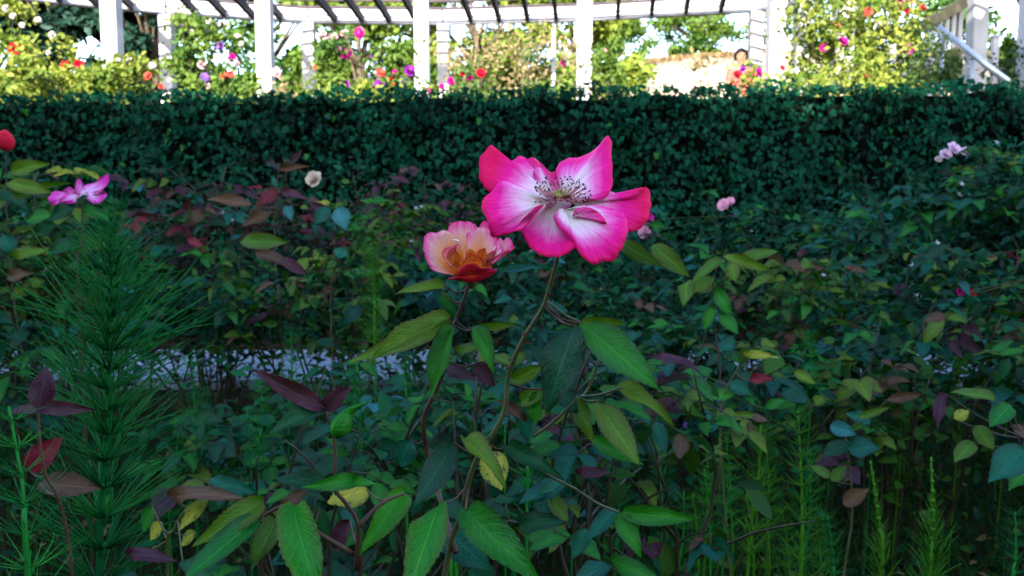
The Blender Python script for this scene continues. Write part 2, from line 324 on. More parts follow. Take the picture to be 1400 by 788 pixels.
# ------------------------------------------------------------------ ivy hedge
def ivy_hedge():
    t = thing('ivy_hedge', 'long dark ivy clad hedge wall across the garden behind the rose bed', 'hedge', (0, 6.2, 0))
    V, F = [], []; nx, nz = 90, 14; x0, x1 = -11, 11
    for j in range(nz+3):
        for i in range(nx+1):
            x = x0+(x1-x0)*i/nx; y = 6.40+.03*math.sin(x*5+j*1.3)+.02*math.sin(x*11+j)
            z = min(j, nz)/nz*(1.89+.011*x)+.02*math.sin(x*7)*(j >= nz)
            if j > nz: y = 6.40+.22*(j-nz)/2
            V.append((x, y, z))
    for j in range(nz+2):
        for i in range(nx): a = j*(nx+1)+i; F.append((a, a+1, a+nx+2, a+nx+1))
    link('gap_shade_core', mesh_of('gap_shade_core', V, F, M_core), t)  # backing sheet, coloured as the shade behind the leaves
    n = 36000; tot = n+4500
    x = rng.uniform(-8, 8, tot); z = rng.uniform(.02, 1.93, tot)
    lump = .05*np.sin(x*3.1+z*2)+.045*np.sin(x*7.3-z*6)+.03*np.sin(x*15+z*11)
    y = 6.2-lump+rng.uniform(-.07, .14, tot)
    top = np.arange(tot) >= n
    z = z*(1.01+.0057*x); z = np.where(top, 1.93+.011*x+.03*np.sin(x*4)+.02*np.sin(x*13)+rng.uniform(-.04, .022, tot), z); y = np.where(top, rng.uniform(6.16, 6.62, tot), y)
    P0 = np.stack([x, y, z], 1)
    D = np.stack([rng.normal(0, .45, tot), -.25+rng.normal(0, .3, tot), -.9+rng.normal(0, .45, tot)], 1)
    D[top] = np.stack([rng.normal(0, .8, top.sum()), rng.normal(-.3, .6, top.sum()), rng.normal(.05, .4, top.sum())], 1)
    N = np.stack([rng.normal(0, .38, tot), -.85+rng.normal(0, .25, tot), .45+rng.normal(0, .35, tot)], 1)
    N[top] = np.stack([rng.normal(0, .5, top.sum()), -.5+rng.normal(0, .3, top.sum()), .8+rng.normal(0, .3, top.sum())], 1)
    L = rng.uniform(.025, .054, tot)
    big = np.argsort(-(L*(np.abs(x) < 4.2)*(z > 1.0)))[:290]; rest = np.setdiff1d(np.arange(tot), big)
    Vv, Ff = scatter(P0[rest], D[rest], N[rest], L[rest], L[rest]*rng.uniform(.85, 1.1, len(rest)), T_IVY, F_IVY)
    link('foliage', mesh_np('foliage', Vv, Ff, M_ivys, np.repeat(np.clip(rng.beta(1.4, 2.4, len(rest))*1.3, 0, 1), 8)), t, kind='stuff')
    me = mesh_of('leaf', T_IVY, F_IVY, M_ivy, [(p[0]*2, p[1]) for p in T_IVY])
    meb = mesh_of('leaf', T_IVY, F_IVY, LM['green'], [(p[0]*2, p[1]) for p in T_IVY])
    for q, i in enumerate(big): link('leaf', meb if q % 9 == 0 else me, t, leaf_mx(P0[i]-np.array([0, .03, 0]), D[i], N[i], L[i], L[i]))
ivy_hedge()
dry_grass()

# ------------------------------------------------------------------ blooms and small parts
def bloom_mesh(name, mat, seed=0, rings=((5, .5, .15, .95), (5, .42, .55, .75), (4, .28, .8, .5), (3, .16, .95, .35))):
    r = random.Random(seed); V, F, UV = [], [], []
    for n, rad, up, lay in rings:                      # n petals, radius, cup, height
        off = r.random()*6
        for k in range(n):
            a = off+2*math.pi*k/n+r.uniform(-.15, .15); wd = math.pi/n*1.25; b = len(V); tl = r.uniform(.85, 1.15)
            for i in range(4):
                s = i/3
                for j in range(4):
                    u = (j-1.5)/1.5; ww = wd*(.35+.75*math.sin(math.pi*.5*min(1, s*1.3)))*(1-.35*(s == 1)*abs(u))
                    rr = rad*s*tl*(1-.12*(s == 1)*abs(u)); zz = up*rad*1.4*s**1.3-.1*rad*(s == 1)+.03*r.uniform(-1, 1)
                    V.append((math.cos(a+u*ww)*rr, math.sin(a+u*ww)*rr, zz)); UV.append((j/3+k, s))
            for i in range(3):
                for j in range(3): q = b+i*4+j; F.append((q, q+1, q+5, q+4))
    return mesh_of(name, V, F, mat, UV)
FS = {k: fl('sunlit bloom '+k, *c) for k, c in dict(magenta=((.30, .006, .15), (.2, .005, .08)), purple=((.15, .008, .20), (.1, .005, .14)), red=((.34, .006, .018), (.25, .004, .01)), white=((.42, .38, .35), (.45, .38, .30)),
          pink=((.50, .16, .22), (.5, .3, .32)), coral=((.45, .07, .05), (.4, .12, .04)), violet=((.16, .08, .30), (.18, .1, .3)), palepink=((.48, .30, .32), (.5, .38, .36))).items()}  # darker copies of the bloom colours, toned down to offset full sun
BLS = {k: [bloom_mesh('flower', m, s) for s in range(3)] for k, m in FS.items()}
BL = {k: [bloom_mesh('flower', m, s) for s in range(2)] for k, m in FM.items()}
def star_mesh():
    V, F = [(0, 0, 0)], []
    for k in range(5):
        a = k*2*math.pi/5; b = len(V)
        V += [(math.cos(a-.45)*.22, math.sin(a-.45)*.22, .03), (math.cos(a)*.62, math.sin(a)*.62, .10), (math.cos(a+.45)*.22, math.sin(a+.45)*.22, .03), (math.cos(a)*1, math.sin(a)*1, -.05)]
        F += [(0, b, b+1), (0, b+1, b+2), (b, b+3, b+1), (b+1, b+3, b+2)]
    return mesh_of('sepal_star', V, F, M_sepal)
STAR = star_mesh()
def rot_mx(loc, nrm, s, spin=0):
    q = Vector(nrm).to_track_quat('Z', 'Y'); return Matrix.Translation(Vector(loc)) @ q.to_matrix().to_4x4() @ Matrix.Rotation(spin, 4, 'Z') @ Matrix.Scale(s, 4)

# ------------------------------------------------------------------ leafy rose bushes of the shaded bed
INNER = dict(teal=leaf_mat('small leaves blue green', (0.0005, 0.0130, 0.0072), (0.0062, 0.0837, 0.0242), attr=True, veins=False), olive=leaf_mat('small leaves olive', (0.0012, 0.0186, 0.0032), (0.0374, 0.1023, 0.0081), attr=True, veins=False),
 purple=leaf_mat('small leaves wine and green', (0.0007, 0.0167, 0.0064), (0.0437, 0.0232, 0.0202), attr=True, veins=False))  # inner leaves coloured darker to deepen the shade inside the bushes
PAL = dict(
 mixed=dict(green=5, teal=3, dark=4, olive=1.2, purple=.45, pale=.2, brown=.4),
 purple=dict(purple=4, red=1.5, brown=2, dark=2, teal=1.5, olive=1.5, green=1.5, pale=.3),
 teal=dict(teal=6, dark=4, green=2, pale=.8, olive=.4),
 olive=dict(olive=5, green=4, brown=1.5, purple=.35, teal=1.4, yellow=.15),
 deep=dict(dark=6, teal=3, green=1.5, purple=.6))
def rose_bush(x, y, h, r, pal, label, zmin=.34, ncane=8, flowers=(), nmax=295, lsize=(.038, .064), group='leafy rose bushes in the shaded bed', stars=0, lean=(0, 0)):
    t = thing('rose_bush', label, 'rose bush', (x, y, 0), group)
    rnd = random.Random(int(x*1000)*31+int(y*977)); keys = list(PAL[pal]); wts = [PAL[pal][k] for k in keys]
    V, F = [], []; anchors = []; tips = []
    for c in range(ncane):
        a = 2*math.pi*c/ncane+rnd.uniform(-.3, .3); rr = r*rnd.uniform(.35, 1.0); hh = h*rnd.uniform(.78, 1.0)
        b = Vector((x+math.cos(a)*.05, y+math.sin(a)*.05, 0)); e = Vector((x+math.cos(a)*rr+lean[0], y+math.sin(a)*rr+lean[1], hh))
        m1 = b.lerp(e, .35)+Vector((rnd.uniform(-.05, .05), rnd.uniform(-.05, .05), hh*.12)); m2 = b.lerp(e, .7)+Vector((rnd.uniform(-.06, .06), rnd.uniform(-.06, .06), hh*.06))
        pts = cr([b, m1, m2, e], 12); tube(V, F, pts, np.linspace(.0055, .0015, 12), 4); tips.append((Vector(pts[-1]), (Vector(pts[-1])-Vector(pts[-2])).normalized()))
        for i in range(3, 12):
            for s in range(2): 
                if pts[i][2] > zmin-.05: anchors.append((Vector(pts[i]).lerp(Vector(pts[i-1]), rnd.random()), a))
        for s in range(2):                                  # side shoots
            i = rnd.randint(5, 9); p = Vector(pts[i]); d = Vector((rnd.uniform(-1, 1), rnd.uniform(-1, 1), rnd.uniform(.3, 1.1))).normalized()*rnd.uniform(.08, .2)
            q = cr([p, p+d*.55+Vector((0, 0, .01)), p+d], 5); tube(V, F, q, np.linspace(.0028, .001, 5), 3); tips.append((Vector(q[-1]), d.normalized()))
            for j in range(1, 5):
                if q[j][2] > zmin-.05: anchors.append((Vector(q[j]), math.atan2(d.y, d.x)))
    anchors.sort(key=lambda q: -q[0].z+rnd.uniform(0, .30)); nl = 0
    tipk = rnd.choices(keys, wts)[0]
    for p, a in anchors:
        if nl >= nmax-5: break
        az = a+rnd.gauss(0, 1.1); el = rnd.uniform(-.35, .5)
        d = Vector((math.cos(az)*math.cos(el), math.sin(az)*math.cos(el), math.sin(el))); L = rnd.uniform(*lsize)
        rl = L*rnd.uniform(1.1, 1.9); e = p+d*rl+Vector((0, 0, -rl*.15)); tube(V, F, [p, p.lerp(e, .5)+Vector((0, 0, .006)), e], [.0012, .001, .0008], 3)
        side = d.cross(Vector((0, 0, 1))).normalized(); key = rnd.choices(keys, wts)[0]
        nb = Vector((rnd.gauss(0, .35), rnd.gauss(-.25, .35), 1)); lf = [(e, d, 1.12), (p.lerp(e, .85), d*.45+side, 1), (p.lerp(e, .85), d*.45-side, 1)]
        if rnd.random() < .75: lf += [(p.lerp(e, .45), d*.35+side, .8), (p.lerp(e, .45), d*.35-side, .8)]
        for q, dd, sc in lf:
            dd = (dd.normalized()+Vector((rnd.gauss(0, .2), rnd.gauss(0, .2), rnd.gauss(-.15, .25)))).normalized()
            n2 = nb+Vector((rnd.gauss(0, .3), rnd.gauss(0, .3), 0)); k2 = key if rnd.random() < .8 else rnd.choices(keys, wts)[0]
            ll = L*sc*rnd.uniform(.85, 1.15); link('leaf', rnd.choice(LO[k2]), t, leaf_mx(q, dd, n2, ll, ll*rnd.uniform(.52, .7))); nl += 1
    nst = 800 if y > 2.2 else (380 if y > 1.2 else 30); rn = np.random.default_rng(int(abs(x)*100+y*10)); A = np.array([tuple(p) for p, a in anchors]); k = rn.integers(0, len(A), nst)
    Pp = A[k]+rn.normal(size=(nst, 3))*np.array([.055, .055, .045]); Dd = rn.normal(size=(nst, 3)); Dd[:, 2] = Dd[:, 2]*.4-.15; Nn = rn.normal(size=(nst, 3))*.4+np.array([0, -.3, 1]); Ls = rn.uniform(.025, .05, nst)
    Vv, Ff = scatter(Pp, Dd, Nn, Ls, Ls*.62, T_LEAF, F_LEAF)
    link('inner_foliage', mesh_np('inner_foliage', Vv, Ff, INNER['olive' if pal == 'olive' else 'purple' if pal == 'purple' else 'teal'], np.repeat(rn.random(nst), 6)), t, kind='stuff')
    link('canes', mesh_of('canes', V, F, M_stemb if pal != 'purple' else M_stemr), t)
    for k in range(stars):
        p, d = tips[rnd.randrange(len(tips))]; link('spent_sepals', STAR, t, rot_mx(p+Vector((0, -.03, .02)), (rnd.uniform(-.4, .4), -.9, .6), rnd.uniform(.013, .02), rnd.random()*6))
    for f in flowers:                                       # (px, py, D, colour, size)
        p = P(*f[:3]); k = min(tips, key=lambda q: (q[0]-p).length); tv_, tf_ = [], []
        tube(tv_, tf_, cr([k[0], k[0].lerp(p, .5)+Vector((0, 0, .0)), p+Vector((0, 0, -.004))], 6), .0014, 4); link('flower_stalk', mesh_of('flower_stalk', tv_, tf_, M_stemg), t)
        link('flower', BL[f[3]][rnd.randrange(2)], t, rot_mx(p, (rnd.uniform(-.4, .4), -.8, .6), f[4], rnd.random()*6))
    return t
B = rose_bush
# back row beside the path, D about 3.9
B(-2.35, 3.75, 1.2, .42, 'deep', 'dark rose bush at the left edge of the bed below the red bud, far row', flowers=[(8, 192, 3.2, 'red', .05)])
B(-1.45, 3.9, 1.1, .42, 'teal', 'blue green rose bush behind the tall horsetail, carrying one white bloom', flowers=[(48, 388, 3.3, 'white', .045)])
B(-.75, 3.7, 1.22, .40, 'purple', 'rose bush with purple new leaves and a dried cream bloom against the hedge', flowers=[(430, 247, 3.5, 'cream', .085)], stars=4)
B(-.05, 3.6, 1.18, .36, 'purple', 'rose bush with wine red leaves right behind the pink and cream rose', stars=4)
B(.75, 3.9, .95, .42, 'teal', 'low blue green rose bush behind the right petals of the open pink rose', stars=3)
B(1.25, 3.6, 1.08, .42, 'mixed', 'leafy rose bush with one pale pink bloom near the middle of the hedge foot', flowers=[(989, 281, 3.5, 'pink', .06), (998, 276, 3.5, 'pink', .045), (885, 300, 3.3, 'magenta', .06), (880, 318, 3.3, 'pink', .06)], stars=4)
B(1.85, 3.85, 1.18, .45, 'teal', 'teal rose bush in the far row with many spent white sepals', stars=6, lsize=(.048, .074))
B(2.35, 3.45, 1.32, .42, 'teal', 'tallest rose bush on the right, topped by a cluster of pale lilac blooms', flowers=[(1292, 212, 3.3, 'palepink', .055), (1303, 204, 3.3, 'palepink', .06), (1320, 209, 3.3, 'palepink', .05), (1283, 218, 3.3, 'white', .03)], stars=5, lsize=(.048, .074))
B(2.75, 3.9, 1.34, .45, 'teal', 'blue green rose bush at the right edge against the hedge foot', stars=3, lsize=(.048, .074))
B(2.9, 3.2, 1.12, .42, 'mixed', 'rose bush at the right edge whose drooping leaves hang above the path', stars=2, lsize=(.048, .074))
B(-1.2, 3.15, 1.16, .36, 'purple', 'rose bush with arching wine coloured shoots right of the tall horsetail tip', stars=2, lsize=(.045, .07))
B(-.35, 3.1, 1.08, .34, 'olive', 'rose bush with brownish olive leaves between the dried bloom and the cream rose', stars=2, lsize=(.045, .07))
B(-1.42, 2.3, 1.12, .22, 'olive', 'olive rose bush at the left edge with leaves reaching up to the red bud', lsize=(.045, .065))
B(1.55, 3.3, 1.12, .36, 'teal', 'teal rose bush left of the lilac blooms, against the foot of the hedge', stars=4, lsize=(.048, .074))
B(2.0, 3.15, 1.24, .34, 'mixed', 'tall green rose bush just under the lilac blooms', stars=3, lsize=(.048, .074))
B(2.55, 2.95, 1.22, .36, 'teal', 'tall dark teal rose bush at the right edge in front of the far row', stars=3, lsize=(.048, .074))
B(-1.75, 3.3, 1.10, .36, 'mixed', 'green rose bush between the left edge and the tall horsetail', stars=1, lsize=(.045, .07))
B(.25, 3.25, .98, .34, 'mixed', 'green rose bush directly beneath the open pink rose, far side', stars=2, lsize=(.045, .07))
# middle row, D about 2.6
B(-1.75, 2.75, .98, .38, 'olive', 'olive leaved rose bush at the left edge beside the tall horsetail')
B(-1.05, 2.65, .86, .36, 'mixed', 'rose bush with mixed green and teal leaves seen through the tall horsetail', stars=3, zmin=.62)
B(-.62, 2.55, .92, .34, 'olive', 'rose bush with yellowing olive leaves below the dried cream bloom')
B(-.12, 2.75, .88, .33, 'teal', 'dark teal rose bush hidden behind the stem of the pink and cream rose', stars=1)
B(.42, 2.6, .80, .34, 'mixed', 'low rose bush just right of the main flower stem in the middle row', stars=1)
B(.85, 2.45, .88, .33, 'olive', 'rose bush with light olive leaves on an upright shoot, right of the open rose')
B(1.35, 2.65, .93, .38, 'mixed', 'rose bush with small crimson buds in the middle of the right half', flowers=[(1158, 366, 2.4, 'red', .022), (1100, 398, 2.4, 'red', .02)], stars=4)
B(1.85, 2.5, .90, .36, 'purple', 'rose bush with brownish purple arching leaves on the right, with a pair of crimson buds', flowers=[(1311, 400, 2.3, 'magenta', .024), (1330, 401, 2.3, 'red', .022)], stars=2, lsize=(.048, .074))
B(2.1, 2.9, 1.1, .38, 'teal', 'bushy teal rose bush under the lilac blooms on the right', stars=4, lsize=(.048, .074))
# close to the main plant
B(.03, .92, .86, .15, 'mixed', 'leafy shoots crowding just behind the main rose stem', zmin=.40, ncane=7, nmax=150, lsize=(.026, .042))
B(-.21, .98, .76, .15, 'mixed', 'leafy green shoots behind the pointed green bud', zmin=.35, ncane=6, nmax=110, lsize=(.028, .042))
B(.13, .95, .80, .10, 'olive', 'yellowish leafy shoots right of the main stem behind the big drooping leaves', zmin=.40, ncane=6, nmax=120, lsize=(.026, .042))
B(.28, 2.2, .74, .30, 'teal', 'low teal rose bush right of the main stem hiding the path', zmin=.42)
B(1.55, 2.15, .76, .32, 'mixed', 'low green rose bush covering the path at the right', zmin=.42)
B(1.0, 2.2, .76, .30, 'teal', 'low blue green rose bush behind the upright light olive shoot', zmin=.42)
# front row, D about 1.7: low, under the line of the path
B(-1.15, 1.85, .78, .30, 'deep', 'dark low rose bush at the left edge behind the small horsetail', zmin=.38, nmax=190)
B(-.55, 1.75, .54, .28, 'mixed', 'low dark green rose bush between the tall horsetail and the purple leaves', zmin=.38, nmax=190)
B(-.22, 1.5, .64, .24, 'teal', 'low blue green rose bush left of the main flower stem', zmin=.38, nmax=190)
B(.10, 1.7, .66, .26, 'deep', 'low dark rose bush right under the big hanging rose leaf', zmin=.38, nmax=190)
B(.52, 1.85, .70, .28, 'mixed', 'low rose bush with a yellow spotted leaf above the right horsetails', zmin=.38, nmax=190, flowers=[(938, 583, 1.7, 'violet', .018)])
B(.92, 1.9, .76, .30, 'olive', 'olive rose bush rising behind the cluster of yellow green horsetails', zmin=.38, nmax=190)
B(1.3, 1.75, .74, .28, 'mixed', 'rose bush with yellow green leaves near the right edge above the cone shaped horsetail', zmin=.38, nmax=190)
B(1.25, 1.35, .50, .2, 'deep', 'dark low rose bush at the bottom right corner', zmin=.38, nmax=190)
B(-.35, 1.15, .42, .18, 'deep', 'small dark rose bush at the bottom edge under the three bright leaves', zmin=.05, nmax=200)

# ------------------------------------------------------------------ undergrowth
def undergrowth():
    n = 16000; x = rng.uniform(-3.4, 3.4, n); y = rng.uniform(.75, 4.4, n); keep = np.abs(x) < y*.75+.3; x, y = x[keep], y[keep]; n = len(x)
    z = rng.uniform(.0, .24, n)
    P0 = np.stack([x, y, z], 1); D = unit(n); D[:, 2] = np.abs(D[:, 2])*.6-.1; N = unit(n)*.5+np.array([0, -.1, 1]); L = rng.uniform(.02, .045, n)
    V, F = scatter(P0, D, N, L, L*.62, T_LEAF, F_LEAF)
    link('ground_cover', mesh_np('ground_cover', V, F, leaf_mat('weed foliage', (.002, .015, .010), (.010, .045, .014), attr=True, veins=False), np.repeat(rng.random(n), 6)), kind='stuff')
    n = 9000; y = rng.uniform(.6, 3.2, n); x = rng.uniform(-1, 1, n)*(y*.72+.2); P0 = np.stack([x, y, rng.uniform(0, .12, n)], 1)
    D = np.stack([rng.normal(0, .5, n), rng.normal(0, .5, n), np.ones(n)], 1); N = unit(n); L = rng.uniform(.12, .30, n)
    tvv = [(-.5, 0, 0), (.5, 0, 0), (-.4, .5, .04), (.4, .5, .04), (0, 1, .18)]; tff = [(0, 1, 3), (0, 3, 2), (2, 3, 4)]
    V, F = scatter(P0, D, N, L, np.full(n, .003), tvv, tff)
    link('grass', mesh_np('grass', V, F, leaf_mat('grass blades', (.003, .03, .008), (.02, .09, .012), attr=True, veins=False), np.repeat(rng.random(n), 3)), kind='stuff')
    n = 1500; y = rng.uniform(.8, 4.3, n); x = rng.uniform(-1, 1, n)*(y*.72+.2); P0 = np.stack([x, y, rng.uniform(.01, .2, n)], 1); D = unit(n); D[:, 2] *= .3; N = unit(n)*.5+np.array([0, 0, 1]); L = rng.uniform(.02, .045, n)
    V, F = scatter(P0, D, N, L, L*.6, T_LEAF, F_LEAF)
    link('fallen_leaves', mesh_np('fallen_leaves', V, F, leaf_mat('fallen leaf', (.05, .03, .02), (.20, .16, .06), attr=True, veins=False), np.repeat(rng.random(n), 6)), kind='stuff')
undergrowth()

# ------------------------------------------------------------------ horsetails
def whorl_mesh(mat, n=14, up=.75, curve=.35, thick=.011, seed=0, jit=.12):
    r = random.Random(seed); V, F = [], []
    for k in range(n):
        a = 2*math.pi*k/n+r.uniform(-jit, jit); L = r.uniform(.5, 1.08); u = up+r.uniform(-.28, .22); o = Vector((math.cos(a), math.sin(a), 0)); bend = r.gauss(0, .16); droop = r.uniform(-.25, .05); pts = []
        for i in range(5):
            s = i/4*L; pts.append(o*(s*math.cos(u)+.01)+Vector((-math.sin(a), math.cos(a), 0))*bend*s*s+Vector((0, 0, s*math.sin(u)+curve*s*s*r.uniform(.5, 1.2)*.5+droop*s*s)))
        tube(V, F, pts, [thick, thick*.9, thick*.75, thick*.6, thick*.2], 3)
    return mesh_of('branch_whorl', V, F, mat)
WH = {}
for key, m in (('g', M_hors), ('d', M_horsd), ('y', M_horsy)):
    WH[key] = dict(open=[whorl_mesh(m, 15, .55, .35, .011, s) for s in range(3)], fine=[whorl_mesh(m, 34, .66, .30, .0075, s, .25) for s in range(3)], cone=[whorl_mesh(m, 13, 1.05, .12, .02, s) for s in range(3)], tuft=[whorl_mesh(m, 16, .9, .25, .018, s) for s in range(3)])
HM = dict(g=M_hors, d=M_horsd, y=M_horsy)
ORD = 'leftmost second third fourth fifth sixth seventh eighth ninth tenth eleventh twelfth thirteenth fourteenth fifteenth sixteenth seventeenth eighteenth nineteenth twentieth'.split()+['third last', 'second last', 'rightmost']
def nth(k, n): return 'leftmost' if k == 0 else 'rightmost' if k == n-1 else 'second from the right' if k == n-2 else ORD[k]+' from the left'
def horsetail(base, top, sp, wl, label, col='g', style='open', r=.0028, bare=0, group='horsetail weeds in the rose bed', ground=True, spread=None):
    base, top = Vector(base), Vector(top); g = Vector((base.x-(top.x-base.x)*.25, base.y+.02, 0)) if ground else base
    t = thing('horsetail', label, 'horsetail', g, group)
    pts = cr([g, base, base.lerp(top, .5)+Vector((.004, 0, 0)), top], 24); V, F = [], []; tube(V, F, pts, np.linspace(r, r*.35, 24), 7)
    L = (top-base).length; d = (top-base).normalized(); s = 0; nodes = []
    while s < L-.004:
        f = s/L; nodes.append(f); s += sp[0]*(1-f)+sp[1]*f
    rn = random.Random(int(abs(base.x)*9999)+int(base.z*999))
    for f in nodes:                                     # sheaths at the nodes belong to the stem
        p = base.lerp(top, f)+Vector((.004, 0, 0))*4*f*(1-f); rr = r*(1-.62*f); tube(V, F, [p-d*rr*1.2, p+d*rr*1.6], [rr*1.25, rr*1.45], 7)
    link('stem', mesh_of('stem', V, F, HM[col]), t)
    for f in nodes:
        if f < bare: continue
        p = base.lerp(top, f)+Vector((.004, 0, 0))*4*f*(1-f); l = wl[0]+(wl[1]-wl[0])*f if not spread else spread(f)
        q = (d+Vector((rn.uniform(-.08, .08), rn.uniform(-.08, .08), 0))).to_track_quat('Z', 'Y')
        link('branch_whorl', rn.choice(WH[col][style]), t, Matrix.Translation(p) @ q.to_matrix().to_4x4() @ Matrix.Rotation(rn.random()*6, 4, 'Z') @ Matrix.Scale(l*rn.uniform(.9, 1.08), 4))
    return t
horsetail(P(137, 800, 1.0), P(152, 268, .98), (.044, .007), None, 'tall feathery horsetail with long fine branches at the left', 'd', 'fine', .0055, spread=lambda f: .150*min(1, (1-f)*2.5+.07))
horsetail(P(42, 830, .60), P(12, 556, .62), (.027, .018), (.060, .030), 'small bright horsetail at the lower left corner', 'g', 'open', .0028)
horsetail(P(345, 800, 1.25), P(338, 560, 1.25), (.035, .02), (.06, .025), 'thin dark horsetail right of the tall feathery one', 'd', 'open', .0025)
horsetail(P(492, 690, 1.2), P(488, 498, 1.2), (.03, .012), (.055, .03), 'bushy green horsetail behind the pointed green bud', 'g', 'fine', .003)
horsetail(P(555, 640, 1.4), P(552, 496, 1.4), (.03, .012), (.05, .03), 'green horsetail just left of the reddish second stem', 'g', 'fine', .003)
horsetail(P(512, 470, 1.95), P(508, 338, 1.95), (.02, .01), (.055, .04), 'light green horsetail tuft standing below and left of the cream rose', 'y', 'fine', .003)
horsetail(P(395, 600, 1.6), P(398, 455, 1.6), (.03, .015), (.06, .03), 'green horsetail in front of the path left of centre', 'd', 'fine', .003)
horsetail(P(720, 712, .72), P(712, 640, .72), (.016, .01), (.032, .022), 'small pale horsetail tuft right of the main rose stem near the bottom', 'g', 'open', .0016)
horsetail(P(616, 830, .72), P(620, 752, .72), (.012, .007), (.020, .014), 'short spiky horsetail tuft at the bottom edge below the bright leaves', 'g', 'tuft', .002)
horsetail(P(963, 760, 1.25), P(966, 612, 1.25), (.028, .014), (.05, .028), 'yellow green horsetail, leftmost of the right cluster', 'y', 'open', .0026)
horsetail(P(990, 730, 1.35), P(994, 640, 1.35), (.026, .014), (.05, .03), 'short horsetail second from the left in the right cluster', 'g', 'open', .0024)
horsetail(P(1024, 755, 1.15), P(1040, 582, 1.15), (.03, .012), (.055, .035), 'bright leaning horsetail with a tufted top in the right cluster', 'y', 'open', .003)
horsetail(P(1094, 800, 1.15), P(1091, 562, 1.15), (.034, .012), (.058, .04), 'tallest bright horsetail of the right cluster, with a wide tufted top', 'y', 'open', .0032)
horsetail(P(1205, 800, 1.0), P(1190, 630, 1.0), (.018, .012), (.028, .012), 'slim horsetail with bare pointed top left of the cone shaped one', 'y', 'cone', .003, spread=lambda f: .040*(1-f)+.006)
horsetail(P(1268, 830, .9), P(1273, 625, .9), (.009, .012), None, 'dense cone shaped horsetail with a bare needle tip near the right bottom edge', 'y', 'cone', .003, spread=lambda f: (.046*min(1, (.78-f)*1.6+.22) if f < .74 else .004))
horsetail(P(1138, 830, 1.1), P(1132, 705, 1.1), (.016, .01), (.04, .02), 'low green horsetail between the tall bright one and the slim one', 'g', 'open', .0024)
horsetail(P(1380, 830, 1.0), P(1388, 700, 1.0), (.022, .01), (.035, .02), 'dark horsetail at the bottom right corner', 'd', 'open', .0024)
horsetail(P(1108, 540, 1.75), P(1105, 452, 1.75), (.018, .01), (.045, .03), 'teal horsetail top poking above the leaves right of centre', 'g', 'fine', .0026)
horsetail(P(840, 800, 1.3), P(845, 640, 1.3), (.03, .015), (.055, .03), 'dark horsetail in the deep gap right of the main stem', 'd', 'fine', .003)
horsetail(P(905, 790, 1.5), P(900, 600, 1.5), (.034, .015), (.065, .03), 'dark fine branched horsetail left of the bright right cluster', 'd', 'fine', .003)
horsetail(P(690, 640, 1.5), P(684, 520, 1.5), (.03, .014), (.055, .03), 'green horsetail crossing just behind the main rose stem', 'g', 'fine', .0026)
horsetail(P(268, 700, 1.5), P(262, 490, 1.5), (.035, .018), (.07, .03), 'dark horsetail between the tall feathery one and the rose trunk', 'd', 'fine', .003)
rh = random.Random(5)
for k in range(9):
    px = 925+k*25+rh.uniform(-6, 6); D = 1.4; y1 = rh.uniform(590, 700)
    horsetail(P(px, 800, D), P(px+rh.uniform(-14, 14), y1, D), (.028, .013), (.055, .03), '%s of the thin horsetails crowded between the large ones at lower right' % nth(k, 9), rh.choice('yyg'), rh.choice(['open', 'fine']), .0026, group='horsetails in the right clump')
for k in range(22):
    px = 30+k*64+rh.uniform(-25, 25); D = rh.uniform(1.5, 2.6); y1 = 540-(D-1.5)*70+rh.uniform(-20, 60); c = rh.choice('ggdd' if px < 900 else 'gyyd')
    horsetail(P(px, y1+150/D*1.2, D), P(px+rh.uniform(-12, 12), y1, D), (.03, .015), (.06, .03), '%s of the small horsetails half hidden among low leaves' % nth(k, 22), c, 'fine', .0026, group='background horsetails')

# ------------------------------------------------------------------ hand placed leaves
def stalk_pts(a, b, sag=-.004): a, b = Vector(a), Vector(b); return cr([a, a.lerp(b, .5)+Vector((0, 0, sag)), b], 6)
def near_on(stems, p):
    best = None
    for st in stems:
        for i in range(len(st)-1):
            a, b = Vector(st[i]), Vector(st[i+1]); ab = b-a; u = max(0, min(1, (p-a).dot(ab)/max(1e-9, ab.length_squared))); q = a+ab*u; d = (q-p).length
            if best is None or d < best[0]: best = (d, q)
    return best[1]
def add_leaves(root, stems, rows, conv, k=1.0, stalkmat=None, maxst=.045, facing=.75):
    V, F = [], []
    for row in rows:                                    # (x0,y0,x1,y1,width,D0,D1,colour[,tilt])
        x0, y0, x1, y1, wd, D0, D1, key = row[:8]; tl = row[8] if len(row) > 8 else 0
        a = conv(x0, y0, D0); b = conv(x1, y1, D1); d = b-a; L = d.length; wd = wd*k*((D0+D1)/2)/1089*.93
        tocam = (CAM-a.lerp(b, .5)).normalized(); n = tocam*facing+Vector((0, 0, 1))*(1-facing)+d.normalized().cross(tocam)*tl
        h = int(abs(x0*7+y0*3)) % 4
        link('leaf', HI[key][h], root, leaf_mx(a, d, n, L, wd))
        s = near_on(stems, a) if stems else a
        if .002 < (s-a).length < maxst: tube(V, F, stalk_pts(s, a), [.0009, .0008, .0008, .0007, .0007, .0007], 5)
    if V: link('leaf_stalks', mesh_of('leaf_stalks', V, F, stalkmat or M_stemr), root)
def conv(ox, oy, sc): return lambda x, y, D: P(ox+x/sc, oy+y/sc, D)
c7, c8, c6, c10 = conv(380, 380, 1.9325), conv(680, 380, 1.9325), conv(0, 460, 2.402), conv(940, 480, 2.559)

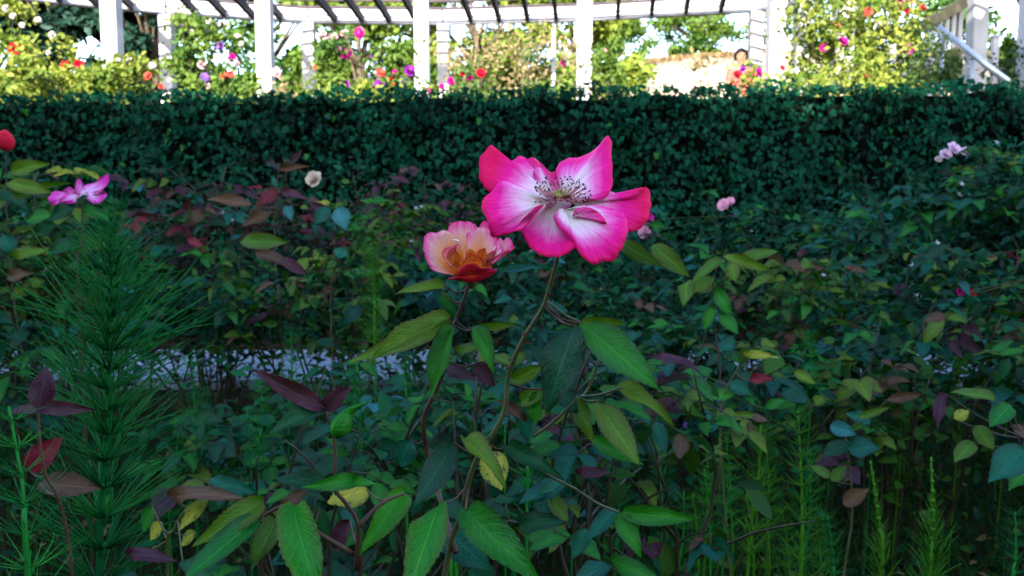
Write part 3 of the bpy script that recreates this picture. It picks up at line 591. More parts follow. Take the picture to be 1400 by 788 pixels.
# ------------------------------------------------------------------ flowers of the hero plant
def petal(parent, pole, pole_d, out, mat, D0, cv, bulge=0.0, rip=.0016, curl=.003, S_=11, T_=46, gain=1.0, seed=0, thick=.0005, uvoff=0):
    O = cr([(p[0], p[1], p[2], p[3] if len(p) > 3 else 1.0) for p in out], T_); V, F, UV = [], [], []
    for j, (x, y, d, m) in enumerate(O):
        for i in range(S_+2):
            s = min(1, i/S_); q = s**.9; X = pole[0]+(x-pole[0])*q; Y = pole[1]+(y-pole[1])*q
            dd = (pole_d*(1-q)+d*q)/1000+bulge*math.sin(math.pi*q)/1000+rip*math.sin(j*.55+seed*1.7)*s**3+.4*rip*math.sin(j*1.3+seed)*s*s
            w_ = .010*s**4*math.sin(j*1.9+seed*2.1)+.006*s**4*math.sin(j*3.1+seed); X += (x-pole[0])*w_; Y += (y-pole[1])*w_
            if i == S_: dd += curl*.25
            if i == S_+1: dd += curl; X += (pole[0]-x)*.012; Y += (pole[1]-y)*.012
            V.append(cv(X, Y, D0+dd)); UV.append((uvoff+j/T_, s*m*gain))
    n = S_+2
    for j in range(T_-1):
        for i in range(n-1): a = j*n+i; F.append((a, a+1, a+n+1, a+n))
    me = mesh_of('petal', V, F, mat, UV); o = link('petal', me, parent, W[parent]); me.transform(W[parent].inverted())
    sm = o.modifiers.new('thickness', 'SOLIDIFY'); sm.thickness = thick; sm.offset = 0
    return o
cz = conv(540, 170, 3.425)
cq = conv(570, 295, 7.879)

root = thing('rose_plant', 'foreground rose plant with large open magenta and white rose beside smaller cream one', 'rose plant', (P(575, 780, .60).x, .62, 0))
main = [P(585, 1300, .70), P(600, 900, .66), P(634, 690, .62), P(652, 628, .61), P(670, 600, .60), P(690, 561, .595), P(696, 509, .59), P(716, 463, .58), P(742, 421, .57), P(755, 380, .562), P(765, 340, .556)]
main[0].z = 0
sec = [main[2].lerp(main[1], .3), P(590, 640, .70), P(579, 577, .69), P(598, 530, .68), P(610, 495, .67), P(619, 450, .66), P(634, 410, .655), P(646, 376, .65)]
def smooth_tube(name, pts, r0, r1, mat, parent, n=40, seg=9, **k):
    pp = cr(pts, n); V, F = [], []; tube(V, F, pp, np.linspace(r0, r1, n), seg); return link(name, mesh_of(name, V, F, mat), parent, **k), pp
_, mpp = smooth_tube('stem', main, .0025, .0014, M_stemg, root)
_, spp = smooth_tube('stem', sec, .0024, .0013, M_stemr, root)
V, F = [], []
for i in (6, 11, 16, 19, 24, 28, 33):                     # thorns
    p = Vector(mpp[i]); s = Vector((1 if i % 2 else -1, -.2, -.35)); tube(V, F, [p, p+s*.0055], [.0016, .0001], 5)
link('thorns', mesh_of('thorns', V, F, M_stemr), root)
# the open rose
D0 = .556
fc = cz(770, 372, D0+.004)
hv, hf = [], []; tube(hv, hf, [cz(768, 600, D0+.004), cz(768, 540, D0+.004), cz(768, 450, D0+.004), fc], [.0018, .0035, .0042, .0025], 10)
fl1 = link('flower', None, root, Matrix.Translation(fc), label='large open rose, white petals with magenta rims and dark stamens')
link('receptacle', mesh_of('receptacle', hv, hf, M_stemg), fl1)
PM = [
 # A back left petal with the red curled lobe
 ((760, 350), 2, [(745, 345, 4), (690, 335, 8), (600, 300, 8), (520, 272, 4), (455, 318, -6, 1.2), (415, 290, -6, 1.3), (395, 240, -2, 1.4), (400, 160, 6, 1.5), (448, 100, 12, 1.45), (482, 135, 14, 1.35), (505, 195, 16, 1.15), (550, 170, 24), (592, 150, 28), (628, 172, 28), (655, 200, 26), (680, 250, 16, .7), (745, 320, 6, .4)], MAG, 4, 1),
 # G small back petals
 ((760, 340), 6, [(735, 330, 8), (660, 230, 24, .9), (625, 170, 33), (650, 158, 35, 1.2), (690, 190, 34, 1.2), (725, 225, 32, 1.1), (755, 225, 32, 1.2), (775, 260, 24, 1), (775, 330, 8)], MAGB, 2, 2),
 # small petaloid
 ((740, 335), 2, [(735, 330, 2), (690, 300, 8, .5), (655, 262, 12, .8), (648, 225, 15, .9), (672, 203, 16, .7), (705, 225, 15, .9), (716, 265, 10, .7), (745, 325, 3, .4)], MAG, 0, 3),
 # F top right petal
 ((800, 345), 3, [(785, 330, 6, .5), (762, 260, 20, .8), (755, 215, 30), (775, 180, 34), (815, 160, 35), (875, 153, 33), (945, 112, 30), (990, 58, 26, 1.15), (1012, 80, 25, 1.15), (1014, 170, 18, 1.15), (1018, 270, 6, 1.1), (1000, 325, -2, 1.0), (960, 352, -5, 1.0), (900, 342, 0, .75), (830, 350, 3, .5)], MAG, -4, 4),
 # E right petal
 ((830, 370), 2, [(850, 350, 6, .5), (930, 350, 4, .5), (1000, 315, 6, .55), (1050, 335, 4, .75), (1092, 350, 2, .9), (1140, 325, 4, 1.15), (1176, 293, 8, 1.3), (1194, 330, 8, 1.35), (1196, 390, 4, 1.35), (1180, 450, -1, 1.3), (1140, 492, -6, 1.25), (1090, 502, -8, 1.2), (1060, 460, -8, .9), (980, 420, -4, .6), (880, 400, -2, .4)], MAG, -3, 5),
 # C bottom petal
 ((750, 375), -2, [(700, 372, -2, .5), (665, 410, -8, .6), (625, 455, -14, .75), (588, 492, -18, .95), (612, 545, -24, 1.1), (650, 592, -28, 1.15), (700, 617, -31, 1.15), (750, 622, -33, 1.15), (800, 610, -33, 1.15), (848, 575, -30, 1.1), (862, 540, -26, 1), (830, 470, -16, .7), (790, 400, -6, .5)], MAG, 5, 6),
 # B left lower petal
 ((725, 365), -2, [(735, 350, 0, .5), (690, 335, 2, .4), (620, 305, 2, .65), (560, 280, -2, .8), (500, 266, -8, .85), (462, 305, -14, 1), (412, 358, -20, 1.15), (410, 400, -24, 1.15), (440, 470, -28, 1.15), (450, 525, -29, 1.2), (500, 520, -28, 1.15), (560, 502, -28, 1.1), (610, 470, -26, 1.05), (650, 425, -19, 1.02), (672, 395, -12, 1), (700, 380, -6, .9), (725, 385, -4, .5)], MAG, -5, 7),
 # D bottom right petal
 ((800, 400), -6, [(765, 395, -4, .35), (745, 440, -12, .9), (775, 492, -20, 1), (830, 540, -28, 1), (850, 580, -33, 1.15), (880, 625, -36, 1.2), (930, 655, -36, 1.2), (985, 640, -34, 1.2), (1022, 640, -33, 1.2), (1050, 600, -30, 1.15), (1078, 545, -26, 1.1), (1090, 475, -20, 1.05), (1070, 425, -14, .95), (1010, 395, -8, .85), (940, 380, -5, .75), (860, 382, -4, .45)], MAG, -6, 8),
 # inner fold lying on D
 ((850, 425), -16, [(832, 430, -17, .7), (845, 402, -17, .95), (890, 389, -18, 1.0), (940, 404, -20, 1.0), (975, 438, -23, 1.1), (987, 465, -25, 1.2), (950, 456, -22, .8), (890, 440, -19, .7), (850, 434, -17, .6)], MAGB, -1, 9),
 # rolled rim between B and C
 ((640, 420), -20, [(690, 378, -14, 1.2), (660, 388, -22, 1.1), (630, 415, -28, 1.2), (590, 455, -32, 1.2), (555, 500, -34, 1.1), (600, 490, -34, 1.2), (640, 445, -28, 1.3), (668, 402, -20, 1.3), (695, 382, -14, 1.2)], MAGB, 0, 10),
]
for pole, pd, out, mat, bulge, sd in PM: petal(fl1, pole, pd, out, mat, D0, cz, bulge, seed=sd, uvoff=sd*1.3)
petal(fl1, (768, 362), 0, [(772-56*math.cos(k*2*math.pi/14), 368-36*math.sin(k*2*math.pi/14), -1.5+(3 if math.sin(k*2*math.pi/14) > 0 else -3), .6) for k in range(15)], MAG, D0+.002, cz, 0, rip=0, curl=0, seed=14)
# stamens
pv_, pf_ = [], []
for k in range(22):
    a = k*2.4; rr = .0036*math.sqrt(k/22); p = cz(772, 340, D0-.004)+Vector((math.cos(a)*rr, -.001, math.sin(a)*rr*.6)); tube(pv_, pf_, [p, p+Vector((math.cos(a)*.001, -.003, .0030))], [.0006, .0009], 5)
link('pistils', mesh_of('pistils', pv_, pf_, M_pist), fl1)
rs = random.Random(3); fv, ff, av, af = [], [], [], []
for k in range(118):
    a = rs.uniform(-.35, math.pi+.35); rr = 60+75*rs.random()**.7
    x = 775+math.cos(a)*rr*1.05+rs.uniform(-8, 8); y = 338-math.sin(a)*rr*.80+rs.uniform(-8, 8)+8; dz = -.010+rs.uniform(-.006, .006)
    if k < 26: x = 775+rs.uniform(-70, 70); y = 372-rs.random()*35; dz = -.012
    b = cz(772+math.cos(a)*22, 352-math.sin(a)*10, D0-.001); e = cz(x, y, D0+dz)
    tube(fv, ff, cr([b, b.lerp(e, .5)+Vector((0, -.002, -.001)), e], 5), [.00030, .00026, .00022, .0002, .0002], 4)
    if k >= 14:
        dd = Vector((rs.uniform(-1, 1), rs.uniform(-.5, .5), rs.uniform(-1, 1))).normalized()*.0008; tube(av, af, [e-dd*1.3, e-dd*.6, e+dd*.6, e+dd*1.3], [.00015, .00042, .00042, .00015], 5)
link('filaments', mesh_of('filaments', fv, ff, M_fil), fl1); link('anthers', mesh_of('anthers', av, af, M_anther), fl1)
# the pink and cream rose
D2 = .645
fc2 = cq(560, 640, D2); fl2 = link('flower', None, root, Matrix.Translation(fc2), label='smaller half open rose, cream and pink with orange heart')
Q = [
 ((480, 640), 4, [(430, 640, 2, .5), (330, 632, -6), (200, 600, -6), (140, 555, -4), (85, 430, 0), (70, 320, 4), (100, 200, 9), (210, 185, 12, .9), (330, 165, 12, .8), (420, 300, 10, .6), (480, 560, 4, .3)], PEA, 5, 1),
 ((520, 600), 10, [(440, 560, 8, .5), (330, 370, 10, .9), (320, 240, 16), (350, 110, 20), (400, 72, 22), (540, 66, 22), (610, 90, 22), (665, 145, 22), (690, 260, 18, .7), (650, 450, 12, .5), (590, 580, 9, .3)], PEA, 6, 2),
 ((620, 560), 14, [(640, 300, 18), (680, 110, 24, 1), (740, 60, 26, 1.05), (800, 130, 26, 1), (860, 280, 22), (760, 450, 15, .7)], PEA, 4, 3),
 ((650, 600), 5, [(580, 500, 6, .4), (545, 330, 4, .80), (535, 200, 8, 1.02), (600, 170, 12, .95), (700, 130, 14, .9), (800, 180, 12), (850, 280, 6), (860, 350, 2, 1.05), (800, 460, -4), (750, 480, -6, 1), (700, 560, -2, .6)], PEA, 7, 4),
 ((680, 610), 3, [(700, 545, 0, .8), (850, 440, -5), (930, 370, -4), (880, 260, 6), (900, 245, 7), (935, 270, 6, .9), (980, 235, 6), (1045, 330, 2, 1.1), (1030, 370, -2, 1.2), (940, 390, -6, 1.05), (860, 490, -11, 1.2), (760, 545, -11, 1.2), (690, 600, -8, 1.1)], PEA, 2, 5),
 ((470, 560), -2, [(520, 560, -4, .8), (400, 552, -13, 1), (340, 525, -14, 1), (275, 420, -12, 1), (300, 360, -8, 1), (400, 320, 0, .95), (450, 320, 2, 1), (540, 410, 0, 1), (520, 480, -4, .9)], COR, 6, 6),
 ((440, 520), -5, [(380, 530, -9, .6), (365, 470, -10, .9), (390, 400, -7, 1), (430, 388, -4, 1), (480, 480, -6, .9), (480, 540, -8, .6)], ORA, 3, 7),
 ((500, 470), -10, [(440, 400, -8, .6), (440, 325, -6, .8), (480, 330, -8, .9), (530, 400, -12, 1), (515, 475, -13, 1.0), (490, 480, -12, .8)], COR, 1, 8),
 ((590, 520), -2, [(500, 500, -9, .8), (540, 410, -6, 1), (600, 415, -6, 1), (655, 435, -5, 1.02), (660, 460, -6, 1), (600, 505, -9, .6), (560, 540, -9, .4)], ORA, 3, 9),
 ((600, 450), 0, [(530, 390, -2, .5), (545, 358, -1, .55), (600, 365, -1, .55), (650, 400, -2, .6), (655, 430, -3, .6), (590, 420, -4, .4)], COR, 1, 10),
 ((690, 560), -4, [(660, 470, -8, 1), (655, 385, -6, 1), (720, 355, -7, .98), (740, 370, -7, 1), (745, 500, -7, .9), (720, 560, -7, .6), (670, 565, -8, .5)], ORA, 3, 11),
 ((560, 620), -4, [(400, 640, -9, .3), (430, 600, -12, .4), (500, 520, -13, .4), (640, 500, -13, .4), (720, 560, -12, .5), (800, 540, -10, .4), (760, 610, -8, .6), (600, 660, -6, .2), (440, 645, -6, .3)], ORA, 0, 12),
 ((620, 560), -6, [(520, 560, -9, .6), (500, 500, -12, .9), (560, 440, -12, 1), (640, 430, -11, 1), (700, 470, -11, 1), (700, 540, -10, .8), (640, 590, -9, .5)], ORA, 2, 14),
 ((360, 560), -4, [(380, 560, -8, .7), (330, 500, -10, .95), (330, 420, -8, 1), (370, 360, -5, 1), (420, 345, -3, 1), (400, 440, -6, .8), (400, 540, -7, .6)], COR, 3, 15),
 ((740, 520), -2, [(700, 540, -6, .8), (740, 440, -5, .95), (790, 400, -2, 1), (830, 380, 0, 1), (800, 460, -4, .9), (760, 540, -6, .8)], COR, 2, 16),
 ((590, 640), -13, [(420, 655, -9, .8), (330, 690, -8, 1.1), (420, 690, -9, 1), (570, 722, -10, .8), (680, 700, -10, .8), (800, 640, -9, 1), (850, 600, -10, 1.2), (855, 575, -10, 1.2), (780, 570, -13, 1), (680, 560, -18, .9), (600, 515, -20, .7), (520, 530, -18, .7), (470, 570, -15, .8), (420, 655, -10, .8)], RED, -2, 13),
]
for pole, pd, out, mat, bulge, sd in Q: petal(fl2, pole, pd, out, mat, D2, cq, bulge*.7, rip=.0005, curl=.0012, seed=sd, T_=36, S_=9, uvoff=sd*1.7)
hv, hf = [], []; tube(hv, hf, [cq(590, 690, D2), cq(590, 730, D2), cq(596, 790, D2)], [.006, .0045, .0018], 10); link('receptacle', mesh_of('receptacle', hv, hf, M_stemg), fl2)
cv_, cf_ = [], []; tube(cv_, cf_, cr([cq(460, 340, D2-.006), cq(455, 290, D2-.010), cq(430, 265, D2-.009), cq(385, 262, D2-.004)], 10), [.0007]*10, 5); link('curled_stamen', mesh_of('curled_stamen', cv_, cf_, FM['pink']), fl2)

stems1 = [mpp, spp]
G, BR, O_, DK, TE, PU, YE, BN, PA = 'green', 'bright', 'olive', 'dark', 'teal', 'purple', 'yellow', 'brown', 'pale'
add_leaves(root, stems1, [
 (450, 112, 243, 192, 70, .64, .58, O_, .3), (462, 118, 185, 222, 62, .67, .66, O_, -.2), (462, 128, 396, 296, 74, .65, .62, G, .4), (520, 130, 572, 236, 58, .66, .64, G, -.2),
 (530, 128, 628, 125, 28, .68, .66, O_, .5), (440, 20, 312, 36, 46, .64, .60, O_, .3), (455, 102, 455, 16, 36, .66, .67, DK), (470, 195, 540, 175, 40, .68, .66, O_, 0), (440, 240, 520, 262, 42, .69, .67, PU, 0),
 (525, 225, 570, 285, 50, .68, .67, PU, .3), (620, 270, 700, 235, 48, .66, .64, O_, .4), (640, 330, 715, 300, 50, .66, .64, O_, 0), (690, 300, 670, 395, 50, .65, .65, G, .3),
 (490, 424, 598, 518, 66, .60, .56, 'yellow' if False else O_, -.4), (605, 445, 735, 515, 56, .61, .57, DK, .2), (465, 435, 366, 600, 90, .60, .56, DK, -.3),
 (735, 545, 640, 590, 60, .62, .58, TE, .3), (640, 655, 738, 640, 70, .62, .58, DK, .2), (425, 600, 345, 812, 112, .58, .52, BR, .1), (333, 565, 232, 710, 84, .60, .55, BR, -.2), (495, 615, 675, 785, 118, .58, .52, G, .2),
 (430, 590, 500, 640, 60, .62, .60, DK, -.3), (440, 660, 560, 770, 110, .66, .64, TE, 0), (640, 320, 660, 430, 54, .66, .66, TE, .2), (560, 460, 590, 560, 90, .68, .66, YE, .2)], c7, 1/1.9325)
add_leaves(root, stems1, [
 (205, 128, 128, 338, 122, .555, .53, DK, .15), (222, 122, 424, 284, 112, .56, .52, G, -.15), (222, 118, 340, 120, 46, .565, .56, O_, .5), (170, 285, 208, 360, 54, .60, .59, DK, .3), (213, 312, 240, 432, 50, .60, .58, O_, .5),
 (262, 330, 374, 486, 84, .59, .55, O_, -.2), (250, 425, 378, 490, 52, .61, .58, G, .3), (310, 288, 464, 362, 58, .60, .57, O_, -.4), (330, 620, 518, 638, 62, .58, .55, G, .3), (318, 624, 380, 732, 62, .58, .56, G, 0),
 (312, 612, 236, 692, 58, .60, .58, TE, .2), (236, 664, 198, 742, 54, .61, .60, TE, 0), (175, 540, 98, 590, 46, .61, .59, TE, 0), (205, 512, 295, 515, 34, .61, .60, PU, .3), (420, 380, 445, 465, 44, .66, .65, TE, 0),
 (300, 745, 425, 800, 60, .60, .57, G, .3), (295, 760, 200, 800, 60, .60, .57, TE, .3), (350, 700, 300, 640, 10, .6, .6, PU), (330, 300, 375, 262, 60, .66, .66, TE, .2), (70, 380, 10, 320, 40, .66, .64, BN, .3)], c8, 1/1.9325)
# upper right leaves beside the rose (full picture coordinates)
ci = conv(0, 0, 1)
add_leaves(root, stems1, [(846, 330, 902, 364, 26, .60, .58, O_, .3), (893, 335, 942, 378, 30, .62, .60, O_, .2), (690, 372, 748, 362, 12, .60, .58, 'pale', 0), (604, 400, 622, 436, 22, .66, .66, G, .2), (560, 602, 545, 640, 40, .7, .7, TE, 0)], ci)
for a, b in (((222, 120), (130, 60)), ((205, 130), (150, 100)), ((320, 620), (210, 560)), ((210, 560), (60, 470)), ((330, 290), (215, 315)), ((215, 315), (95, 420)), ((265, 325), (215, 315))):
    v_, f_ = [], []; tube(v_, f_, stalk_pts(c8(*a, .585), c8(*b, .60), -.002), .0011, 5); link('twig', mesh_of('twig', v_, f_, M_stemg), root)

# closed bud with white and red on the right of the stem
bt, bf = [], []; tube(bt, bf, [c8(268, 212, .62), c8(270, 204, .62), c8(271, 190, .62), c8(273, 175, .62), c8(278, 162, .62)], [.0015, .0042, .0050, .0038, .0006], 10)
link('bud', mesh_of('bud', bt, bf, MAGB, [(i*.13, .5+.5*((i//10) % 2)) for i in range(len(bt))]), root)
tb, tf2 = [], []; tube(tb, tf2, cr([c8(268, 212, .62), c8(255, 260, .625), c8(235, 300, .63), c8(205, 330, .61)], 8), .0011, 6); link('bud_stalk', mesh_of('bud_stalk', tb, tf2, M_stemg), root)

# ------------------------------------------------------------------ lower left rose shoot with the green bud
r2 = thing('rose_shoot', 'rose shoot with purple edged leaves, pointed green bud and large bright bottom leaves', 'rose plant', (P(485, 800, .56).x, .58, 0))
s1 = [P(500, 1300, .62), P(495, 860, .57), P(487, 780, .56), P(490, 720, .55), P(474, 690, .55), P(458, 668, .55), P(458, 630, .55), P(456, 597, .55), P(440, 552, .55)]
s1[0].z = 0
_, q1 = smooth_tube('stem', s1, .0019, .0010, M_stemr, r2)
_, q2 = smooth_tube('stem', [P(487, 760, .56), P(430, 725, .55), P(395, 692, .54), P(360, 705, .54)], .0018, .0011, M_stemr, r2, 14)
_, q3 = smooth_tube('stem', [P(490, 720, .55), P(520, 690, .56), P(552, 675, .57)], .0016, .0011, M_stemr, r2, 14)
add_leaves(r2, [q1, q2, q3], [(122, 345, -58, 246, 58, .55, .52, PU, -.2), (122, 345, -20, 398, 60, .55, .52, DK, .3), (125, 345, 184, 292, 54, .55, .54, PU, .2), (150, 555, 5, 515, 60, .56, .54, DK, .3), (160, 545, 222, 530, 50, .56, .53, G, .2),
  (210, 532, 85, 552, 52, .55, .52, G, -.3), (40, 602, 96, 850, 122, .52, .46, BR, .25), (110, 610, 130, 700, 50, .56, .56, DK, .3), (235, 560, 135, 590, 90, .60, .58, YE, .1), (190, 640, 140, 730, 60, .6, .6, PU, .2)], c7, 1/1.9325)
add_leaves(r2, [q1, q2, q3], [(862, 540, 652, 676, 98, .54, .50, O_, -.2), (850, 598, 590, 800, 112, .53, .48, G, .25), (922, 580, 828, 745, 92, .55, .52, O_, .1), (925, 560, 1010, 500, 50, .56, .56, BN, .2)], c6, 1/2.402)
gb, gf = [], []; tube(gb, gf, cr([c7(156, 425, .55), c7(160, 405, .55), c7(175, 375, .55), c7(195, 350, .55), c7(240, 328, .54)], 12), [.0008, .0035, .0058, .0070, .0072, .0066, .0056, .0044, .0032, .0020, .0010, .0003], 10)
link('bud', mesh_of('bud', gb, gf, LMH['bright'], [((i % 10)/5-1, i/100) for i in range(len(gb))]), r2, label='pointed green rose bud')

# ------------------------------------------------------------------ other shoots near the camera
def shoot(label, stem, rows, cv, k, mat=M_stemr, r=.0022, extra=None, facing=.7):
    st = [Vector(p) for p in stem]; g = st[0].copy(); g.z = 0; t = thing('rose_shoot', label, 'rose plant', g, 'rose shoots near the camera')
    _, q = smooth_tube('stem', [g]+st, r, r*.45, mat, t); add_leaves(t, [q], rows, cv, k, mat, .12, facing); return t
shoot('rose shoot with three dark purple leaves in front of the tall horsetail', [P(100, 800, .82), P(60, 640, .80), P(52, 560, .80)],
  [(128, 235, 152, 102, 88, .80, .80, PU, .1), (128, 240, 298, 236, 52, .80, .76, PU, .3), (125, 243, 20, 240, 60, .80, .82, PU, .2), (95, 440, 192, 335, 100, .84, .84, 'red', .1), (130, 482, 322, 495, 96, .86, .84, BN, .1)], c6, 1/2.402)
shoot('rose shoot with grey purple and mottled leaves left of the bright bottom leaves', [P(230, 830, .8), P(240, 720, .78), P(290, 670, .76)],
  [(565, 528, 744, 502, 74, .76, .72, BN, .1), (690, 470, 842, 512, 56, .78, .76, TE, .3), (685, 530, 584, 632, 60, .76, .74, YE, .2), (500, 560, 465, 645, 58, .8, .8, G, .2), (418, 715, 548, 722, 56, .76, .74, PU, .2), (530, 610, 490, 670, 60, .82, .82, YE, .3), (640, 640, 590, 690, 50, .8, .8, YE, .2), (600, 740, 700, 800, 60, .74, .7, DK, .2)], c6, 1/2.402, M_stemg)
shoot('rose shoot with round blue green leaf at the right edge', [P(1420, 800, 1.0), P(1410, 700, 1.0), P(1400, 600, 1.0)],
  [(1180, 350, 1065, 440, 130, .95, .93, TE, 0), (1190, 420, 1130, 470, 80, .98, .96, G, .2), (1200, 300, 1130, 260, 60, 1.0, 1.0, BN, .2), (1130, 190, 1060, 262, 84, 1.0, .98, G, 0), (1010, 262, 1072, 345, 66, 1.02, 1.0, 'olive', .2), (1000, 320, 935, 385, 74, 1.04, 1.02, 'olive', .2), (900, 150, 868, 262, 48, 1.0, .98, PU, .3), (1075, 165, 925, 138, 66, 1.0, .98, O_, .3), (935, 240, 985, 205, 50, 1.05, 1.05, YE, .1)], c10, 1/2.559)
shoot('rose shoot with pale teal leaves and a heart shaped yellow leaf on the right', [P(1150, 830, 1.15), P(1165, 700, 1.15), P(1155, 590, 1.15)],
  [(565, 345, 668, 330, 88, 1.12, 1.10, TE, 0), (500, 262, 590, 290, 62, 1.12, 1.1, PA, .2), (560, 330, 475, 360, 70, 1.14, 1.12, DK, .2), (505, 455, 556, 398, 50, 1.15, 1.15, 'olive', 0), (545, 535, 632, 482, 66, 1.1, 1.08, BN, .1), (600, 232, 708, 196, 34, 1.12, 1.1, O_, .2), (700, 172, 824, 150, 40, 1.12, 1.1, BN, .2), (500, 440, 430, 400, 46, 1.2, 1.2, 'olive', .1), (640, 250, 560, 215, 60, 1.15, 1.15, TE, .1)], c10, 1/2.559, M_stemg)
shoot('rose shoot with yellow spotted and crimson leaves before the path on the right', [P(1000, 830, 1.3), P(990, 680, 1.3), P(985, 560, 1.3), P(1010, 500, 1.3)],
  [(195, 10, 318, 18, 38, 1.28, 1.26, YE, .2), (218, 100, 302, 92, 44, 1.28, 1.26, 'red', .1), (375, 72, 448, 112, 44, 1.28, 1.26, 'olive', .1), (470, 160, 445, 190, 50, 1.3, 1.3, 'olive', .1), (150, 110, 220, 150, 60, 1.3, 1.28, TE, .1), (110, 210, 40, 240, 60, 1.3, 1.28, TE, .1), (100, 240, 60, 290, 60, 1.3, 1.28, TE, .2), (150, 230, 250, 222, 36, 1.28, 1.26, 'olive', .2), (270, 200, 350, 165, 40, 1.3, 1.3, G, .2), (160, 150, 80, 160, 60, 1.3, 1.3, G, .2), (30, 60, -20, 110, 50, 1.32, 1.3, G, .2)], c10, 1/2.559, M_stemg)
cs = shoot('upright rose shoot of light olive leaves rising right of the open rose', [P(985, 560, 1.5), P(978, 450, 1.5), P(975, 390, 1.5), P(985, 352, 1.5)],
  [(985, 355, 945, 385, 20, 1.5, 1.46, O_, .2), (990, 350, 1055, 370, 18, 1.5, 1.46, O_, .2), (1010, 355, 1065, 340, 20, 1.5, 1.48, O_, .2), (1000, 360, 1005, 385, 22, 1.48, 1.47, O_, .1), (978, 395, 1000, 432, 24, 1.5, 1.48, G, .1), (975, 380, 935, 402, 24, 1.5, 1.48, O_, .1), (978, 420, 960, 450, 20, 1.5, 1.5, G, .2), (985, 430, 1010, 455, 24, 1.5, 1.48, G, 0), (940, 385, 936, 410, 26, 1.5, 1.46, 'olive', .1), (905, 345, 935, 372, 24, 1.4, 1.38, O_, .2)], ci, 1.0, M_stemb)
shoot('rose shoot with a pale blue leaf standing out left of the cream rose', [P(455, 520, 2.1), P(452, 400, 2.1), P(458, 330, 2.1)],
  [(460, 285, 474, 310, 30, 2.0, 1.98, PA, .1), (450, 285, 430, 305, 24, 2.0, 1.98, TE, .1), (450, 300, 425, 275, 20, 2.05, 2.0, PU, .1), (330, 330, 392, 330, 26, 2.1, 2.05, O_, .2), (410, 368, 420, 352, 20, 2.1, 2.1, O_, 0), (385, 355, 420, 375, 18, 2.0, 2.0, PU, .1), (475, 350, 455, 340, 20, 2.0, 2, TE, .1)], ci, 1.0)
shoot('rose shoot with tan arching leaves against the hedge, left of the dried bloom', [P(385, 480, 2.4), P(378, 380, 2.4), P(375, 300, 2.4), P(381, 228, 2.4)],
  [(345, 282, 283, 268, 20, 2.4, 2.35, BN, .2), (380, 262, 350, 280, 20, 2.4, 2.35, 'red', .1), (382, 232, 420, 226, 12, 2.4, 2.38, BN, .2), (398, 222, 412, 206, 10, 2.4, 2.4, PU, .2), (378, 255, 373, 242, 10, 2.4, 2.4, TE, .1), (385, 262, 420, 270, 14, 2.4, 2.38, PU, .1), (392, 282, 398, 300, 16, 2.4, 2.38, PA, .1), (375, 290, 325, 305, 18, 2.4, 2.38, BN, .2), (256, 325, 282, 342, 14, 2.3, 2.3, 'red', .1), (350, 345, 400, 362, 22, 2.2, 2.15, BN, .1)], ci, 1.0)
left = shoot('rose shoot with olive leaves below a red bud at the upper left edge', [P(40, 560, 1.7), P(20, 420, 1.7), P(10, 300, 1.7), P(8, 212, 1.7)],
  [(10, 250, 70, 262, 24, 1.6, 1.58, O_, .2), (15, 235, 62, 222, 24, 1.6, 1.6, O_, .1), (20, 270, 78, 248, 20, 1.65, 1.6, O_, .2), (40, 300, 70, 292, 26, 1.65, 1.6, G, .1), (0, 262, 40, 285, 24, 1.7, 1.65, DK, .1), (50, 320, 75, 306, 20, 1.7, 1.7, DK, .1), (5, 320, 18, 350, 26, 1.6, 1.6, TE, .1), (15, 350, 60, 340, 20, 1.6, 1.6, O_, .2), (0, 230, -20, 260, 24, 1.6, 1.6, G, .1), (10, 380, 40, 372, 20, 1.7, 1.7, BN, .1)], ci, 1.0, M_stemb)
bt, bf = [], []; tube(bt, bf, [P(8, 207, 1.6), P(8, 202, 1.6), P(7, 193, 1.6), P(6, 184, 1.6), P(6, 178, 1.6)], [.004, .014, .018, .013, .004], 12)
link('bud', mesh_of('bud', bt, bf, FM['red'], [(i*.13, .6) for i in range(len(bt))]), left)
# magenta flower over the tall horsetail
mg = thing('rose_shoot', 'rose shoot bearing the ragged magenta and white flower above the tall horsetail', 'rose plant', (P(110, 500, 1.35).x, 1.35, 0))
_, q = smooth_tube('stem', [Vector((P(110, 500, 1.35).x, 1.35, 0)), P(108, 420, 1.35), P(112, 330, 1.35), P(112, 275, 1.35)], .0028, .0014, M_stemb, mg)
add_leaves(mg, [q], [(105, 280, 60, 300, 22, 1.35, 1.33, DK, .2), (112, 285, 150, 296, 20, 1.36, 1.33, G, .1), (108, 330, 60, 345, 24, 1.35, 1.33, DK, .2)], ci)
mf = link('flower', None, mg, Matrix.Translation(P(112, 268, 1.35)), label='ragged magenta flower with a white streaked petal')
for pole, pd, out, mt, sd in (((112, 268), 0, [(105, 268, 0), (96, 256, 8), (84, 262, 12), (74, 262, 12), (66, 272, 6), (72, 281, -2), (84, 276, -4), (98, 276, -6)], MAGL, 1), ((112, 268), 2, [(102, 264, 6), (104, 250, 14), (109, 245, 16), (114, 254, 10), (118, 262, 4)], MAGL, 2),
   ((104, 270), -3, [(110, 266, 0), (100, 262, 2), (88, 266, 2), (80, 276, -3), (90, 279, -8), (104, 277, -9)], MAGL, 5),
   ((112, 266), -4, [(106, 262, 2, .6), (118, 253, 8, .8), (130, 250, 9, .8), (137, 243, 10, 1.0), (148, 239, 8, 1.2), (148, 250, 0, 1.0), (142, 258, -6, .7), (134, 266, -12, .8), (122, 268, -10, .6)], MAGL, 3),
   ((122, 266), -8, [(116, 264, -6), (130, 262, -8, .7), (142, 262, -8, .9), (146, 268, -12, 1), (136, 278, -18, 1), (128, 279, -18, 1), (118, 272, -12)], MAGL, 4)):
    petal(mf, pole, pd, out, mt, 1.35, ci, 2, rip=.004, S_=7, T_=30, seed=sd)

